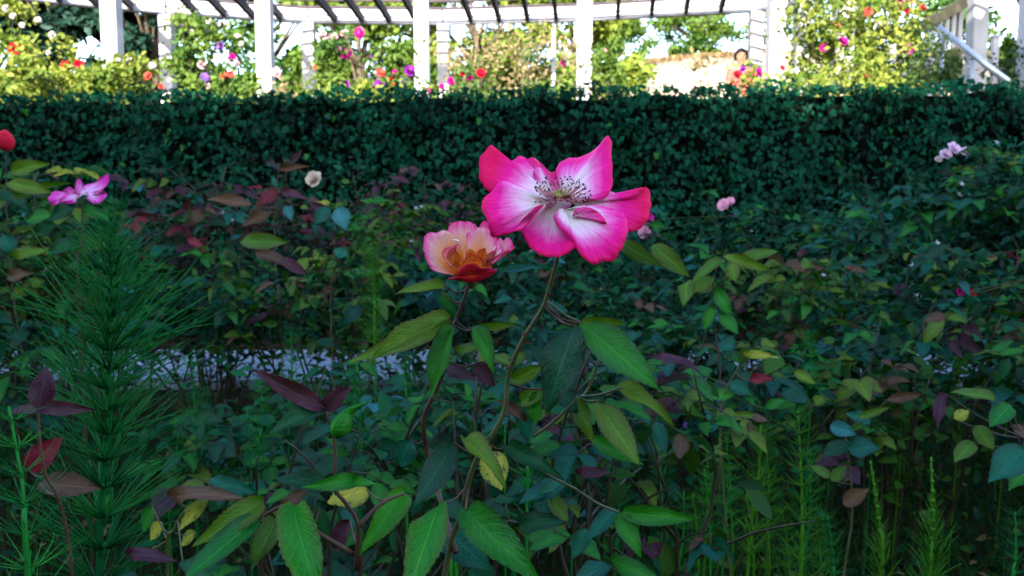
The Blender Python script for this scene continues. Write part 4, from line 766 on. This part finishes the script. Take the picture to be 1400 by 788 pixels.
# ------------------------------------------------------------------ pergola
ZB = 4.82; PW = .235; TERR = 1.85
per = thing('pergola', 'long curved white timber pergola on square posts behind the hedge', 'pergola', (-1.4, 14, TERR))
backp = [(-14.0, 12.2), (-11.8, 13.2), (-9.25, 14.4), (-6.60, 15.6), (-4.06, 16.3), (-1.38, 16.4), (1.43, 16.1), (4.60, 15.4), (7.35, 12.9), (9.4, 10.6)]
frontp = [(-12.2, 9.2), (-10.4, 10.3), (-8.4, 11.3), (-5.98, 12.2), (-3.97, 13.1), (-1.47, 13.3), (1.15, 13.0), (3.88, 12.0), (6.5, 10.2), (7.9, 8.3)]
for (x, y), inn in [(p, 0) for p in backp]+[(p, 1) for p in frontp]:
    wd = PW*(1.0 if not inn else 1.0); link('post', bar_mesh('post', (x, y, TERR), (x, y, ZB-.002), wd, wd, M_white, .012), per)
for row in (backp, frontp):
    for (a, b), (c, d) in zip(row[:-1], row[1:]):
        A, Bv = Vector((a, b, 0)), Vector((c, d, 0)); k = (Bv-A).normalized()*.02
        for z0, h in ((ZB, .125), (ZB+.145, .18)):
            link('beam', bar_mesh('beam', A+k+Vector((0, 0, z0+h/2)), Bv-k+Vector((0, 0, z0+h/2)), .12, h, M_white, .008), per)
def poly_at(row, f):
    f = f*(len(row)-1); i = min(int(f), len(row)-2); u = f-i; return Vector((row[i][0]*(1-u)+row[i+1][0]*u, row[i][1]*(1-u)+row[i+1][1]*u, 0))
NR = 45
for i in range(NR+1):
    if i % 5 == 0: continue
    a = poly_at(frontp, i/NR); b = poly_at(backp, i/NR); d = (b-a).normalized()
    link('rafter', bar_mesh('rafter', a+d*.08+Vector((0, 0, ZB+.09)), b-d*.08+Vector((0, 0, ZB+.09)), .07, .16, M_shadewood, .005), per)
for q in (.15, .32, .5, .68, .85):
    row = [(f[0]*(1-q)+b[0]*q, f[1]*(1-q)+b[1]*q) for f, b in zip(frontp, backp)]
    for (a, b), (c, d) in zip(row[:-1], row[1:]): link('purlin', bar_mesh('purlin', (a, b, ZB+.20), (c, d, ZB+.20), .05, .05, M_shadewood, .004), per)
for px, w_, D in ((1087, 20, 14.2), (1142, 24, 12.6)):
    p = P(px, 100, D); t = thing('white_post', 'bright white post behind the big sunlit rose bush, %s' % ('nearer the tall pergola post' if px < 1100 else 'further right, wider'), 'post', (p.x, D, TERR))
    link('post_shaft', bar_mesh('post_shaft', (p.x, D, TERR), (p.x, D, ZB), .26, .26, M_white, .012), t); link('post_cap', bar_mesh('post_cap', (p.x, D, ZB), (p.x, D, ZB+.06), .34, .34, M_white, .012), t)

# ------------------------------------------------------------------ sunlit rose bushes on the terrace
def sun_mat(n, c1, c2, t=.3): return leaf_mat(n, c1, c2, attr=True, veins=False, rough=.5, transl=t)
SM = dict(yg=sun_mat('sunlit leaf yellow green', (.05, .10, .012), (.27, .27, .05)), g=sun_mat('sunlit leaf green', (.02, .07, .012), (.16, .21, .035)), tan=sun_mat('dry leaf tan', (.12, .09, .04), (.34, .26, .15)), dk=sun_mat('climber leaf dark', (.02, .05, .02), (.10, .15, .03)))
def sun_bush(px, D, wpx, ytop, label, mat='yg', n=900, flowers=(), ls=(.045, .08), name='rose_bush', cat='rose bush', ybot=130):
    c = P(px, ytop, D); t = thing(name, label, cat, (c.x, D, TERR), 'sunlit bushes on the terrace')
    hw = wpx/2/1089*D; zt = c.z; zb = TERR+.02; hz = (zt-zb)
    rn = np.random.default_rng(int(px*7+D*13)); nc = max(6, int(n/55)); cc = np.stack([rn.uniform(-1, 1, nc)*hw*.85, rn.uniform(-1, 1, nc)*min(hw, .55)*.8, rn.random(nc)**.8*hz*.93], 1)
    k = rn.integers(0, nc, n); off = rn.normal(size=(n, 3))*np.array([.13, .12, .12])*min(1.3, max(.5, hw)); Pp = cc[k]+off
    Pp[:, 2] = np.clip(Pp[:, 2], .03, hz+.05); Pp += np.array([c.x, D, zb]); Dd = rn.normal(size=(n, 3)); Dd[:, 2] -= .3; N = rn.normal(size=(n, 3))*.6+np.array([0, -.5, .6]); L = rn.uniform(*ls, n)
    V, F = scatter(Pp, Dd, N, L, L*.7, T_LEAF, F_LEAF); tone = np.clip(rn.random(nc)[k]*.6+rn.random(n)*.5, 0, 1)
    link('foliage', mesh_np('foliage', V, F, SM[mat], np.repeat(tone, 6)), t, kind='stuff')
    V, F = [], []; rr = random.Random(int(px))
    for j in range(min(nc, 12)):
        e = Vector(cc[j])+Vector((c.x, D, zb)); b = Vector((c.x+rr.uniform(-.5, .5)*hw, D+rr.uniform(-.05, .05), TERR)); tube(V, F, cr([b, b.lerp(e, .5)+Vector((rr.uniform(-.05, .05), 0, .08)), e], 6), np.linspace(.012, .004, 6), 5)
    link('canes', mesh_of('canes', V, F, M_stemb), t)
    for f in flowers:                                   # (px, py, colour, size in px)
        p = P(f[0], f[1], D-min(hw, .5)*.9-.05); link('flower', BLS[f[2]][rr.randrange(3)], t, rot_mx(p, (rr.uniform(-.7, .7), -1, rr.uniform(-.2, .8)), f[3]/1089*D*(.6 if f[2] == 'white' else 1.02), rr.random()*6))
    return t
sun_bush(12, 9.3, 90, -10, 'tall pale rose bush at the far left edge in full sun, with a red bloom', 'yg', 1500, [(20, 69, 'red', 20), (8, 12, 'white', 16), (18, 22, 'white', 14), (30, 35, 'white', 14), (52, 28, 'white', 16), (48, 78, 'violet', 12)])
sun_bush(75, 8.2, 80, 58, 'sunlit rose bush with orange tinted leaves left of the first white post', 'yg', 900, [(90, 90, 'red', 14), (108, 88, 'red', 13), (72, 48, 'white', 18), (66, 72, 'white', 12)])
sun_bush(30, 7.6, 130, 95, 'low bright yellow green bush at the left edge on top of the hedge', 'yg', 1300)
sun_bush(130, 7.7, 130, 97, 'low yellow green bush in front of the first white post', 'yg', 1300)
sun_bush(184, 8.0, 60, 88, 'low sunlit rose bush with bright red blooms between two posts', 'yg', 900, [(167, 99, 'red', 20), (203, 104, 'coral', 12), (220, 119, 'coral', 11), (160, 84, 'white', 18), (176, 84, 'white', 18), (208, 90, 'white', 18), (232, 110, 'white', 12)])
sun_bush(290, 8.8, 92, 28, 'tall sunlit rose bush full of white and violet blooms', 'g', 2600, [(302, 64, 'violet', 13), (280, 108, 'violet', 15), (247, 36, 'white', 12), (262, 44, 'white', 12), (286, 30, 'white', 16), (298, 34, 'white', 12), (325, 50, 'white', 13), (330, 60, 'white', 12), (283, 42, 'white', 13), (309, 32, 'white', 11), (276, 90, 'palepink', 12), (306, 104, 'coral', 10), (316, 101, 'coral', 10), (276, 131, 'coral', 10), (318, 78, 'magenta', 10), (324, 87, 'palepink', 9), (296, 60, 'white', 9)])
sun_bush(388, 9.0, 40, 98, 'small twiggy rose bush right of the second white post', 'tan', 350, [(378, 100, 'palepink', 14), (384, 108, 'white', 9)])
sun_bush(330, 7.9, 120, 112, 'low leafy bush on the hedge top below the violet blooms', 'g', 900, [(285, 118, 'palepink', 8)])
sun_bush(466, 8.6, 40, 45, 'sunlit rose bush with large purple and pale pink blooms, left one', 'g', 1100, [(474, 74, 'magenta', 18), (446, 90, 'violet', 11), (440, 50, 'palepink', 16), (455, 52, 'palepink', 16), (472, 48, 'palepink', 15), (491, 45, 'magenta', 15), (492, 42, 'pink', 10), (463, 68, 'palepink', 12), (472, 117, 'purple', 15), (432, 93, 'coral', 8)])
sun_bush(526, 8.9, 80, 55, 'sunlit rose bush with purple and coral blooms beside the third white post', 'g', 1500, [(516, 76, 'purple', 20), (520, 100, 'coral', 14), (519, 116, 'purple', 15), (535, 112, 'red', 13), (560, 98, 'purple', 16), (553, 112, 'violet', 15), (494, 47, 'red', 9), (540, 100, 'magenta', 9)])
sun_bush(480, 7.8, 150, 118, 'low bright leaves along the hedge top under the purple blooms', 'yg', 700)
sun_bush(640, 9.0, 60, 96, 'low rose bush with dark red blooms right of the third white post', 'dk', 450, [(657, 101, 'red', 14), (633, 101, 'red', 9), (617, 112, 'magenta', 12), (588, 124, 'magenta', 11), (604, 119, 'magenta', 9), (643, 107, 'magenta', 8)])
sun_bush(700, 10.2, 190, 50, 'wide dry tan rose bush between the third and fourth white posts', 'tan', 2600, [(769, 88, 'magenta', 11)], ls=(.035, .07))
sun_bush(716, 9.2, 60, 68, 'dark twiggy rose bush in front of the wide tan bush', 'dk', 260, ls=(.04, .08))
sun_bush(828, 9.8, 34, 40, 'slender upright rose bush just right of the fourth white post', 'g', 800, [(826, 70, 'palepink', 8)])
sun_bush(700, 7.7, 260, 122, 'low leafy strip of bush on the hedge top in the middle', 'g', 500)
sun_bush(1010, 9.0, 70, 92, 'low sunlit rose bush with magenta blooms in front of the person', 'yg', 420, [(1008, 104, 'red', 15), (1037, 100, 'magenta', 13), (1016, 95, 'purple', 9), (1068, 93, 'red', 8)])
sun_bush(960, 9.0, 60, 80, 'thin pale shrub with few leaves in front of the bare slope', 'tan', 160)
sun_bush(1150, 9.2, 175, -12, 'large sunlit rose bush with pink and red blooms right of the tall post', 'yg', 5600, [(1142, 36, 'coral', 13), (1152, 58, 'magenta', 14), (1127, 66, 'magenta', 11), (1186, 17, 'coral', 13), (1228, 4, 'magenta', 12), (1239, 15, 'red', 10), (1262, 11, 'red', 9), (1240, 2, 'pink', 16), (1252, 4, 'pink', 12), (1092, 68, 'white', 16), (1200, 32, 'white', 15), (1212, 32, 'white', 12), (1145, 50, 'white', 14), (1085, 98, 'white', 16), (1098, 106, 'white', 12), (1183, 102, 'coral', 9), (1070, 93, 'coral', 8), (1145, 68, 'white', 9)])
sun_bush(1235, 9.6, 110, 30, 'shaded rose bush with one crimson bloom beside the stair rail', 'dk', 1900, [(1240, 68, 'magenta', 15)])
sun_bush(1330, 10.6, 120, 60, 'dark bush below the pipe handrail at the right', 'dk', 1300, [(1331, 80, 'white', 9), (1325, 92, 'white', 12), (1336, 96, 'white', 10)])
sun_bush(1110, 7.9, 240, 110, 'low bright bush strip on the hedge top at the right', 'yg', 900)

# ------------------------------------------------------------------ stair rails and lamp at the back
hr = thing('handrail', 'pale grey pipe handrail sloping down to the right behind the bushes', 'handrail', (P(1330, 60, 9).x, 9, TERR))
a, b = P(1284, 38, 9.4), P(1378, 112, 8.6); v_, f_ = [], []; tube(v_, f_, [a, a.lerp(b, .5), b], .035, 10); link('rail', mesh_of('rail', v_, f_, M_metal), hr)
for f in (.06, .5, .94): p = a.lerp(b, f); v_, f_ = [], []; tube(v_, f_, [(p.x, p.y, TERR), (p.x, p.y, p.z-.01)], .025, 8); link('rail_post', mesh_of('rail_post', v_, f_, M_metal), hr)
tr = thing('picket_railing', 'weathered sloping timber railing with white pickets at the upper right', 'railing', (P(1270, 60, 11.5).x, 11.5, TERR))
a, b = P(1232, 52, 11.5), P(1318, 4, 11.9); link('top_rail', bar_mesh('top_rail', a, b, .10, .16, M_timber), tr)
link('bottom_rail', bar_mesh('bottom_rail', a-Vector((0, 0, .62)), b-Vector((0, 0, .62)), .08, .08, M_timber), tr)
for k in range(9):
    p = a.lerp(b, (k+.6)/9); link('picket', bar_mesh('picket', p-Vector((0, 0, .60)), p-Vector((0, 0, .09)), .06, .04, M_white), tr)
for k, f in enumerate((.02, .98)): p = a.lerp(b, f); link('railing_post', bar_mesh('railing_post', (p.x, p.y+.1, TERR), (p.x, p.y+.1, p.z), .10, .10, M_timber), tr)
for px, y0, lab in ((1221, 50, 'short white post standing left of the crimson bloom'), (1273, 60, 'thin white post under the sloping railing'), (1361, 52, 'white post under the pipe handrail by the last pergola posts')):
    p = P(px, y0, 10.2); t = thing('short_post', lab, 'post', (p.x, p.y, TERR)); link('post_shaft', bar_mesh('post_shaft', (p.x, p.y, TERR), p, .075, .075, M_white), t); link('post_cap', bar_mesh('post_cap', p, p+Vector((0, 0, .03)), .11, .11, M_white), t)
lp = P(757, 34, 17.5); t = thing('street_lamp', 'slim white lamp post with round globe beyond the pergola', 'lamp', (lp.x, lp.y, TERR))
v_, f_ = [], []; tube(v_, f_, [(lp.x, lp.y, TERR), (lp.x, lp.y, TERR+.35), (lp.x, lp.y, TERR+.4), (lp.x, lp.y, lp.z)], [.11, .10, .055, .045], 12); link('pole', mesh_of('pole', v_, f_, M_white), t)
v_, f_ = [], []; tube(v_, f_, [lp+Vector((0, 0, .17*(-math.cos(k*math.pi/8))+.17)) for k in range(9)], [max(.02, .17*math.sin(k*math.pi/8)) for k in range(9)], 14); link('globe', mesh_of('globe', v_, f_, M_white), t)

# ------------------------------------------------------------------ person
def person():
    H = 1.68; bp = P(1014, 65, 12.3); bx, by, z0 = bp.x, bp.y, TERR
    t = thing('person', 'person with dark hair in a coral top standing beyond the sunlit roses by the pergola', 'person', (bx, by, z0))
    def skin(name, verts, edges, rad, mat, lv=2):
        me = bpy.data.meshes.new(name); me.from_pydata([(bx+v[0], by+v[1], z0+v[2]) for v in verts], edges, []); me.materials.append(mat)
        o = link(name, me, t); s = o.modifiers.new('skin', 'SKIN')
        for i, r in enumerate(rad): me.skin_vertices[0].data[i].radius = (r, r*.85) if not isinstance(r, tuple) else r
        me.skin_vertices[0].data[0].use_root = True; m = o.modifiers.new('sub', 'SUBSURF'); m.levels = m.render_levels = lv; return o
    # y- is towards the camera; the person looks down to the left
    vs = [(0, 0, .93), (0, 0, 1.08), (0, .0, 1.24), (0, .01, 1.38), (0, 0, 1.46), (-.005, -.01, 1.53), (-.01, -.02, 1.60), (-.01, -.01, 1.66)]
    rd = [(.15, .11), (.13, .10), (.16, .11), (.12, .09), .048, .075, .088, .06]
    es = [(i, i+1) for i in range(7)]
    for s in (-1, 1):
        b = len(vs); vs += [(s*.17, 0, 1.37), (s*.21, -.02, 1.12), (s*.16, -.20, .98), (s*.13, -.28, .98)]; rd += [.055, .042, .030, (.035, .018)]; es += [(3, b), (b, b+1), (b+1, b+2), (b+2, b+3)]
        for k in range(5):
            c = len(vs); o = (k-2)*.014; l = (.055, .07, .075, .068, .055)[k]
            if k == 0: vs += [(s*.13+s*-.03, -.285, .985), (s*.13-s*.045, -.32, .98)]
            else: vs += [(s*.13+o, -.30-l*.4, .978), (s*.13+o, -.30-l, .965)]
            rd += [.009, .007]; es += [(b+3, c), (c, c+1)]
        b = len(vs); vs += [(s*.09, 0, .85), (s*.10, -.01, .48), (s*.10, .03, .08), (s*.10, -.10, .03)]; rd += [.095, .06, .042, (.045, .03)]; es += [(0, b), (b, b+1), (b+1, b+2), (b+2, b+3)]
    skin('body', vs, es, rd, M_skin)
    sv = [(0, 0, .96), (0, 0, 1.10), (0, 0, 1.24), (0, .01, 1.37), (0, .01, 1.43)]; sr = [(.175, .135), (.15, .12), (.18, .13), (.15, .105), (.07, .06)]; se = [(i, i+1) for i in range(4)]
    for s in (-1, 1): b = len(sv); sv += [(s*.17, 0, 1.37), (s*.20, -.01, 1.20)]; sr += [.07, .06]; se += [(3, b), (b, b+1)]
    skin('shirt', sv, se, sr, M_shirt)
    tv_ = [(0, 0, .97), (0, 0, .88)]; tr_ = [(.165, .13), (.16, .125)]; te = [(0, 1)]
    for s in (-1, 1): b = len(tv_); tv_ += [(s*.09, 0, .80), (s*.10, -.01, .48), (s*.10, .03, .12)]; tr_ += [.105, .078, .06]; te += [(1, b), (b, b+1), (b+1, b+2)]
    skin('trousers', tv_, te, tr_, M_jean)
    hv_, hf_ = [], []; rr = random.Random(4)                # hair: a cap over the top and back of the head
    for a_ in range(11):
        for b_ in range(18):
            th = a_/10*2.05; ph = b_/18*2*math.pi; k = 1+rr.uniform(-.04, .04)
            front = max(0, -math.sin(ph)); th *= 1-.52*front
            hv_.append((bx-.006+.108*math.sin(th)*math.cos(ph)*k, by+.0+.118*math.sin(th)*math.sin(ph)*k, z0+1.600+.128*math.cos(th)*k))
    for a_ in range(10):
        for b_ in range(18): q = a_*18+b_; q2 = a_*18+(b_+1) % 18; hf_.append((q, q+18, q2+18, q2))
    link('hair', mesh_of('hair', hv_, hf_, M_hair), t)
    fv, ff = [], []
    tube(fv, ff, [Vector((bx-.01, by-.095, z0+1.60)), Vector((bx-.01, by-.118, z0+1.575)), Vector((bx-.01, by-.095, z0+1.565))], [.006, .012, .008], 6)
    link('nose', mesh_of('nose', fv, ff, M_skin), t)
    for s in (-1, 1):
        ev, ef = [], []; c = Vector((bx-.01+s*.032, by-.092, z0+1.605)); tube(ev, ef, [c+Vector((0, .01, 0)), c, c-Vector((0, .006, 0))], [.010, .011, .005], 8); link('eye', mesh_of('eye', ev, ef, M_hair), t)
    mv, mf_ = [], []; tube(mv, mf_, [Vector((bx-.035, by-.088, z0+1.54)), Vector((bx-.01, by-.096, z0+1.538)), Vector((bx+.015, by-.088, z0+1.54))], [.003, .006, .003], 6); link('mouth', mesh_of('mouth', mv, mf_, FM['coral']), t)
person()

# ------------------------------------------------------------------ trees
def tree(label, x, y, z0, h, cr_, mat, n=3500, ls=(.12, .24), group='trees beyond the pergola', trunk=.16, low=.25, conifer=False, name='tree', core=0, seed=0, nclump=34):
    t = thing(name, label, 'tree', (x, y, z0), group); rn = np.random.default_rng(int(abs(x)*100+y*7+seed)); rr = random.Random(int(x*10)+seed)
    V, F = [], []; top = Vector((x+rr.uniform(-.3, .3), y, z0+h*.93)); tp = cr([(x, y, z0-.1), (x+.05*h*rr.uniform(-1, 1), y, z0+h*.4), tuple(top)], 10); tube(V, F, tp, np.linspace(trunk, trunk*.15, 10), 9)
    cc = []
    for k in range(nclump):
        f = rr.random()**.8; zz = z0+h*(low+(1-low)*f*.95); a = rr.random()*6.283
        rad = cr_*((1-f)*.95+.08 if conifer else math.sqrt(max(.05, 1-(2*f-.9)**2)))*math.sqrt(rr.random()*.85+.15); c = Vector((x+math.cos(a)*rad, y+math.sin(a)*rad, zz)); cc.append(c)
        i = min(9, max(1, int((zz-z0)/h*9-1))); b = Vector(tp[i]); tube(V, F, cr([b, b.lerp(c, .5)+Vector((0, 0, .08*rad)), c], 5), np.linspace(trunk*.38, .012, 5), 5)
    link('trunk', mesh_of('trunk', V, F, M_bark), t)
    cc = np.array([tuple(c) for c in cc]); k = rn.integers(0, nclump, n); sc = cr_*(.30 if not conifer else .24)
    u = rn.normal(size=(n, 3)); u /= np.linalg.norm(u, axis=1, keepdims=True); Pp = cc[k]+u*(rn.random((n, 1))**.45)*np.array([sc, sc, sc*.72]); Dd = rn.normal(size=(n, 3)); Dd[:, 2] -= .3; N = u+rn.normal(size=(n, 3))*.6+np.array([0, 0, .5]); L = rn.uniform(*ls, n)
    Vv, Ff = scatter(Pp, Dd, N, L, L*(.6 if not conifer else .35), T_LEAF, F_LEAF); tone = np.clip(rn.random(nclump)[k]*.65+rn.random(n)*.45, 0, 1)
    link('crown', mesh_np('crown', Vv, Ff, mat, np.repeat(tone, 6)), t, kind='stuff')
    return t
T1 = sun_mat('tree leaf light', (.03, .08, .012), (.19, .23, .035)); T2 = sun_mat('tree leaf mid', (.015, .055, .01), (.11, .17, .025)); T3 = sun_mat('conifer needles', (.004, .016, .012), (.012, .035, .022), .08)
tree('dark conifer with blue sky between its branches, left of the first post', -13.3, 24, 1.8, 9.5, 2.2, T3, 14000, (.14, .36), conifer=False, trunk=.14, low=.1, seed=1)
tree('dark conifer behind the first white post', -12.0, 25.5, 1.8, 10, 2.0, T3, 11000, (.18, .4), conifer=False, trunk=.2, low=.1, seed=2)
tree('dark spreading tree between the first and second posts', -10.5, 23.5, 1.8, 9.5, 1.6, T3, 9000, (.18, .4), conifer=False, trunk=.2, low=.1, seed=3)
tree('dark conifer at the far left edge behind the pale rose bush', -16.2, 25, 1.8, 9.5, 1.6, T3, 6000, (.14, .36), trunk=.14, low=.1, seed=14)
tree('dark conifer filling the gap beside the first white post', -14.8, 27, 1.8, 9.5, 1.8, T3, 9000, (.14, .36), trunk=.14, low=.05, seed=15)
tree('bright green tree right behind the second white post', -7.4, 25, 1.8, 8.2, 2.6, T2, 11000, (.16, .34), low=.08, seed=4)
tree('light green tree between the second and third posts', -4.4, 24, 1.8, 7.8, 2.6, T1, 11000, (.16, .32), low=.06, seed=5)
tree('yellow green tree behind the third white post', -1.4, 25.5, 1.8, 8.4, 2.7, T1, 11000, (.16, .32), low=.06, seed=6)
tree('pale green tree behind the street lamp', 1.7, 26, 1.8, 7.8, 2.5, T1, 10000, (.16, .32), low=.06, seed=7)
tree('round green tree on the slope right of the fourth post', 4.2, 33.5, 6.7, 2.9, 1.5, T2, 5200, (.12, .24), low=.02, seed=8)
tree('second green tree on the slope with a dark hollow beneath', 7.6, 34, 7.2, 3.1, 1.7, T2, 5200, (.12, .24), low=.02, seed=9)
tree('pale feathery tree on the slope beside the tall white post', 10.6, 33, 7.0, 3.2, 1.3, T1, 1400, (.12, .22), low=.1, seed=10)
tree('green tree behind the right sunlit rose bush', 12.2, 26, 1.8, 9.6, 2.8, T2, 11000, (.14, .30), low=.06, seed=11)
tree('green tree between the last two pergola posts', 15.6, 25, 1.8, 9.6, 2.8, T2, 10000, (.14, .30), low=.08, seed=12)

# the tall clipped trees behind the camera, which keep the rose bed in shade
M_shade = leaf_mat('evergreen leaves', (.02, .05, .02), (.06, .11, .03), attr=True, veins=False, transl=.1)
def evergreen(x, y, h, rx, label, seed):
    t = thing('evergreen_tree', label, 'tree', (x, y, 0), 'tall evergreens behind the camera'); rn = np.random.default_rng(seed)
    V, F = [], []; tube(V, F, [(x, y, 0), (x, y, h*.5), (x, y, h*.9)], [.22, .15, .05], 10); link('trunk', mesh_of('trunk', V, F, M_bark), t)
    V, F = [], []; nu, nv = 26, 18
    for j in range(nv+1):
        f = j/nv; rr = rx*min(1, (f*7+.35))*(1-max(0, f-.93)/.07*.45)
        for i in range(nu):
            a = 2*math.pi*i/nu; k = 1+.07*math.sin(a*5+j*1.1+seed)+.05*math.sin(a*9-j*2); V.append((x+math.cos(a)*rr*k*1.15, y+math.sin(a)*rr*k*.8, .35+(h-.42)*f+.06*math.sin(a*7+seed)))
    for j in range(nv):
        for i in range(nu): F.append((j*nu+i, j*nu+(i+1) % nu, (j+1)*nu+(i+1) % nu, (j+1)*nu+i))
    F.append(tuple(nv*nu+i for i in range(nu))); link('crown', mesh_of('crown', V, F, M_core), t)
    n = 5200; a = rn.uniform(0, 6.283, n); f = rn.random(n); rr = rx*np.minimum(1, f*7+.35)*rn.uniform(.97, 1.16, n); top = rn.random(n) < .12; f = np.where(top, rn.uniform(.985, 1.012, n), f); rr = np.where(top, rx*np.sqrt(rn.random(n))*.9, rr)
    P0 = np.stack([x+np.cos(a)*rr*1.15, y+np.sin(a)*rr*.8, .3+(h-.35)*f], 1); D = rn.normal(size=(n, 3)); N = np.stack([np.cos(a), np.sin(a), np.full(n, .4)], 1)+rn.normal(size=(n, 3))*.4; L = rn.uniform(.10, .20, n)
    V, F = scatter(P0, D, N, L, L*.6, T_LEAF, F_LEAF); link('foliage', mesh_np('foliage', V, F, M_shade, np.repeat(rn.random(n), 6)), t, kind='stuff')
for k in range(15):
    x = -19.5+k*1.9; h = 8.0+.12*math.sin(k*2.3)
    if x > 2.6: h = 12.5
    evergreen(x, -10, h, 1.25, '%s of the tall dense evergreens in the clipped row behind the camera' % nth(k, 15), 50+k)
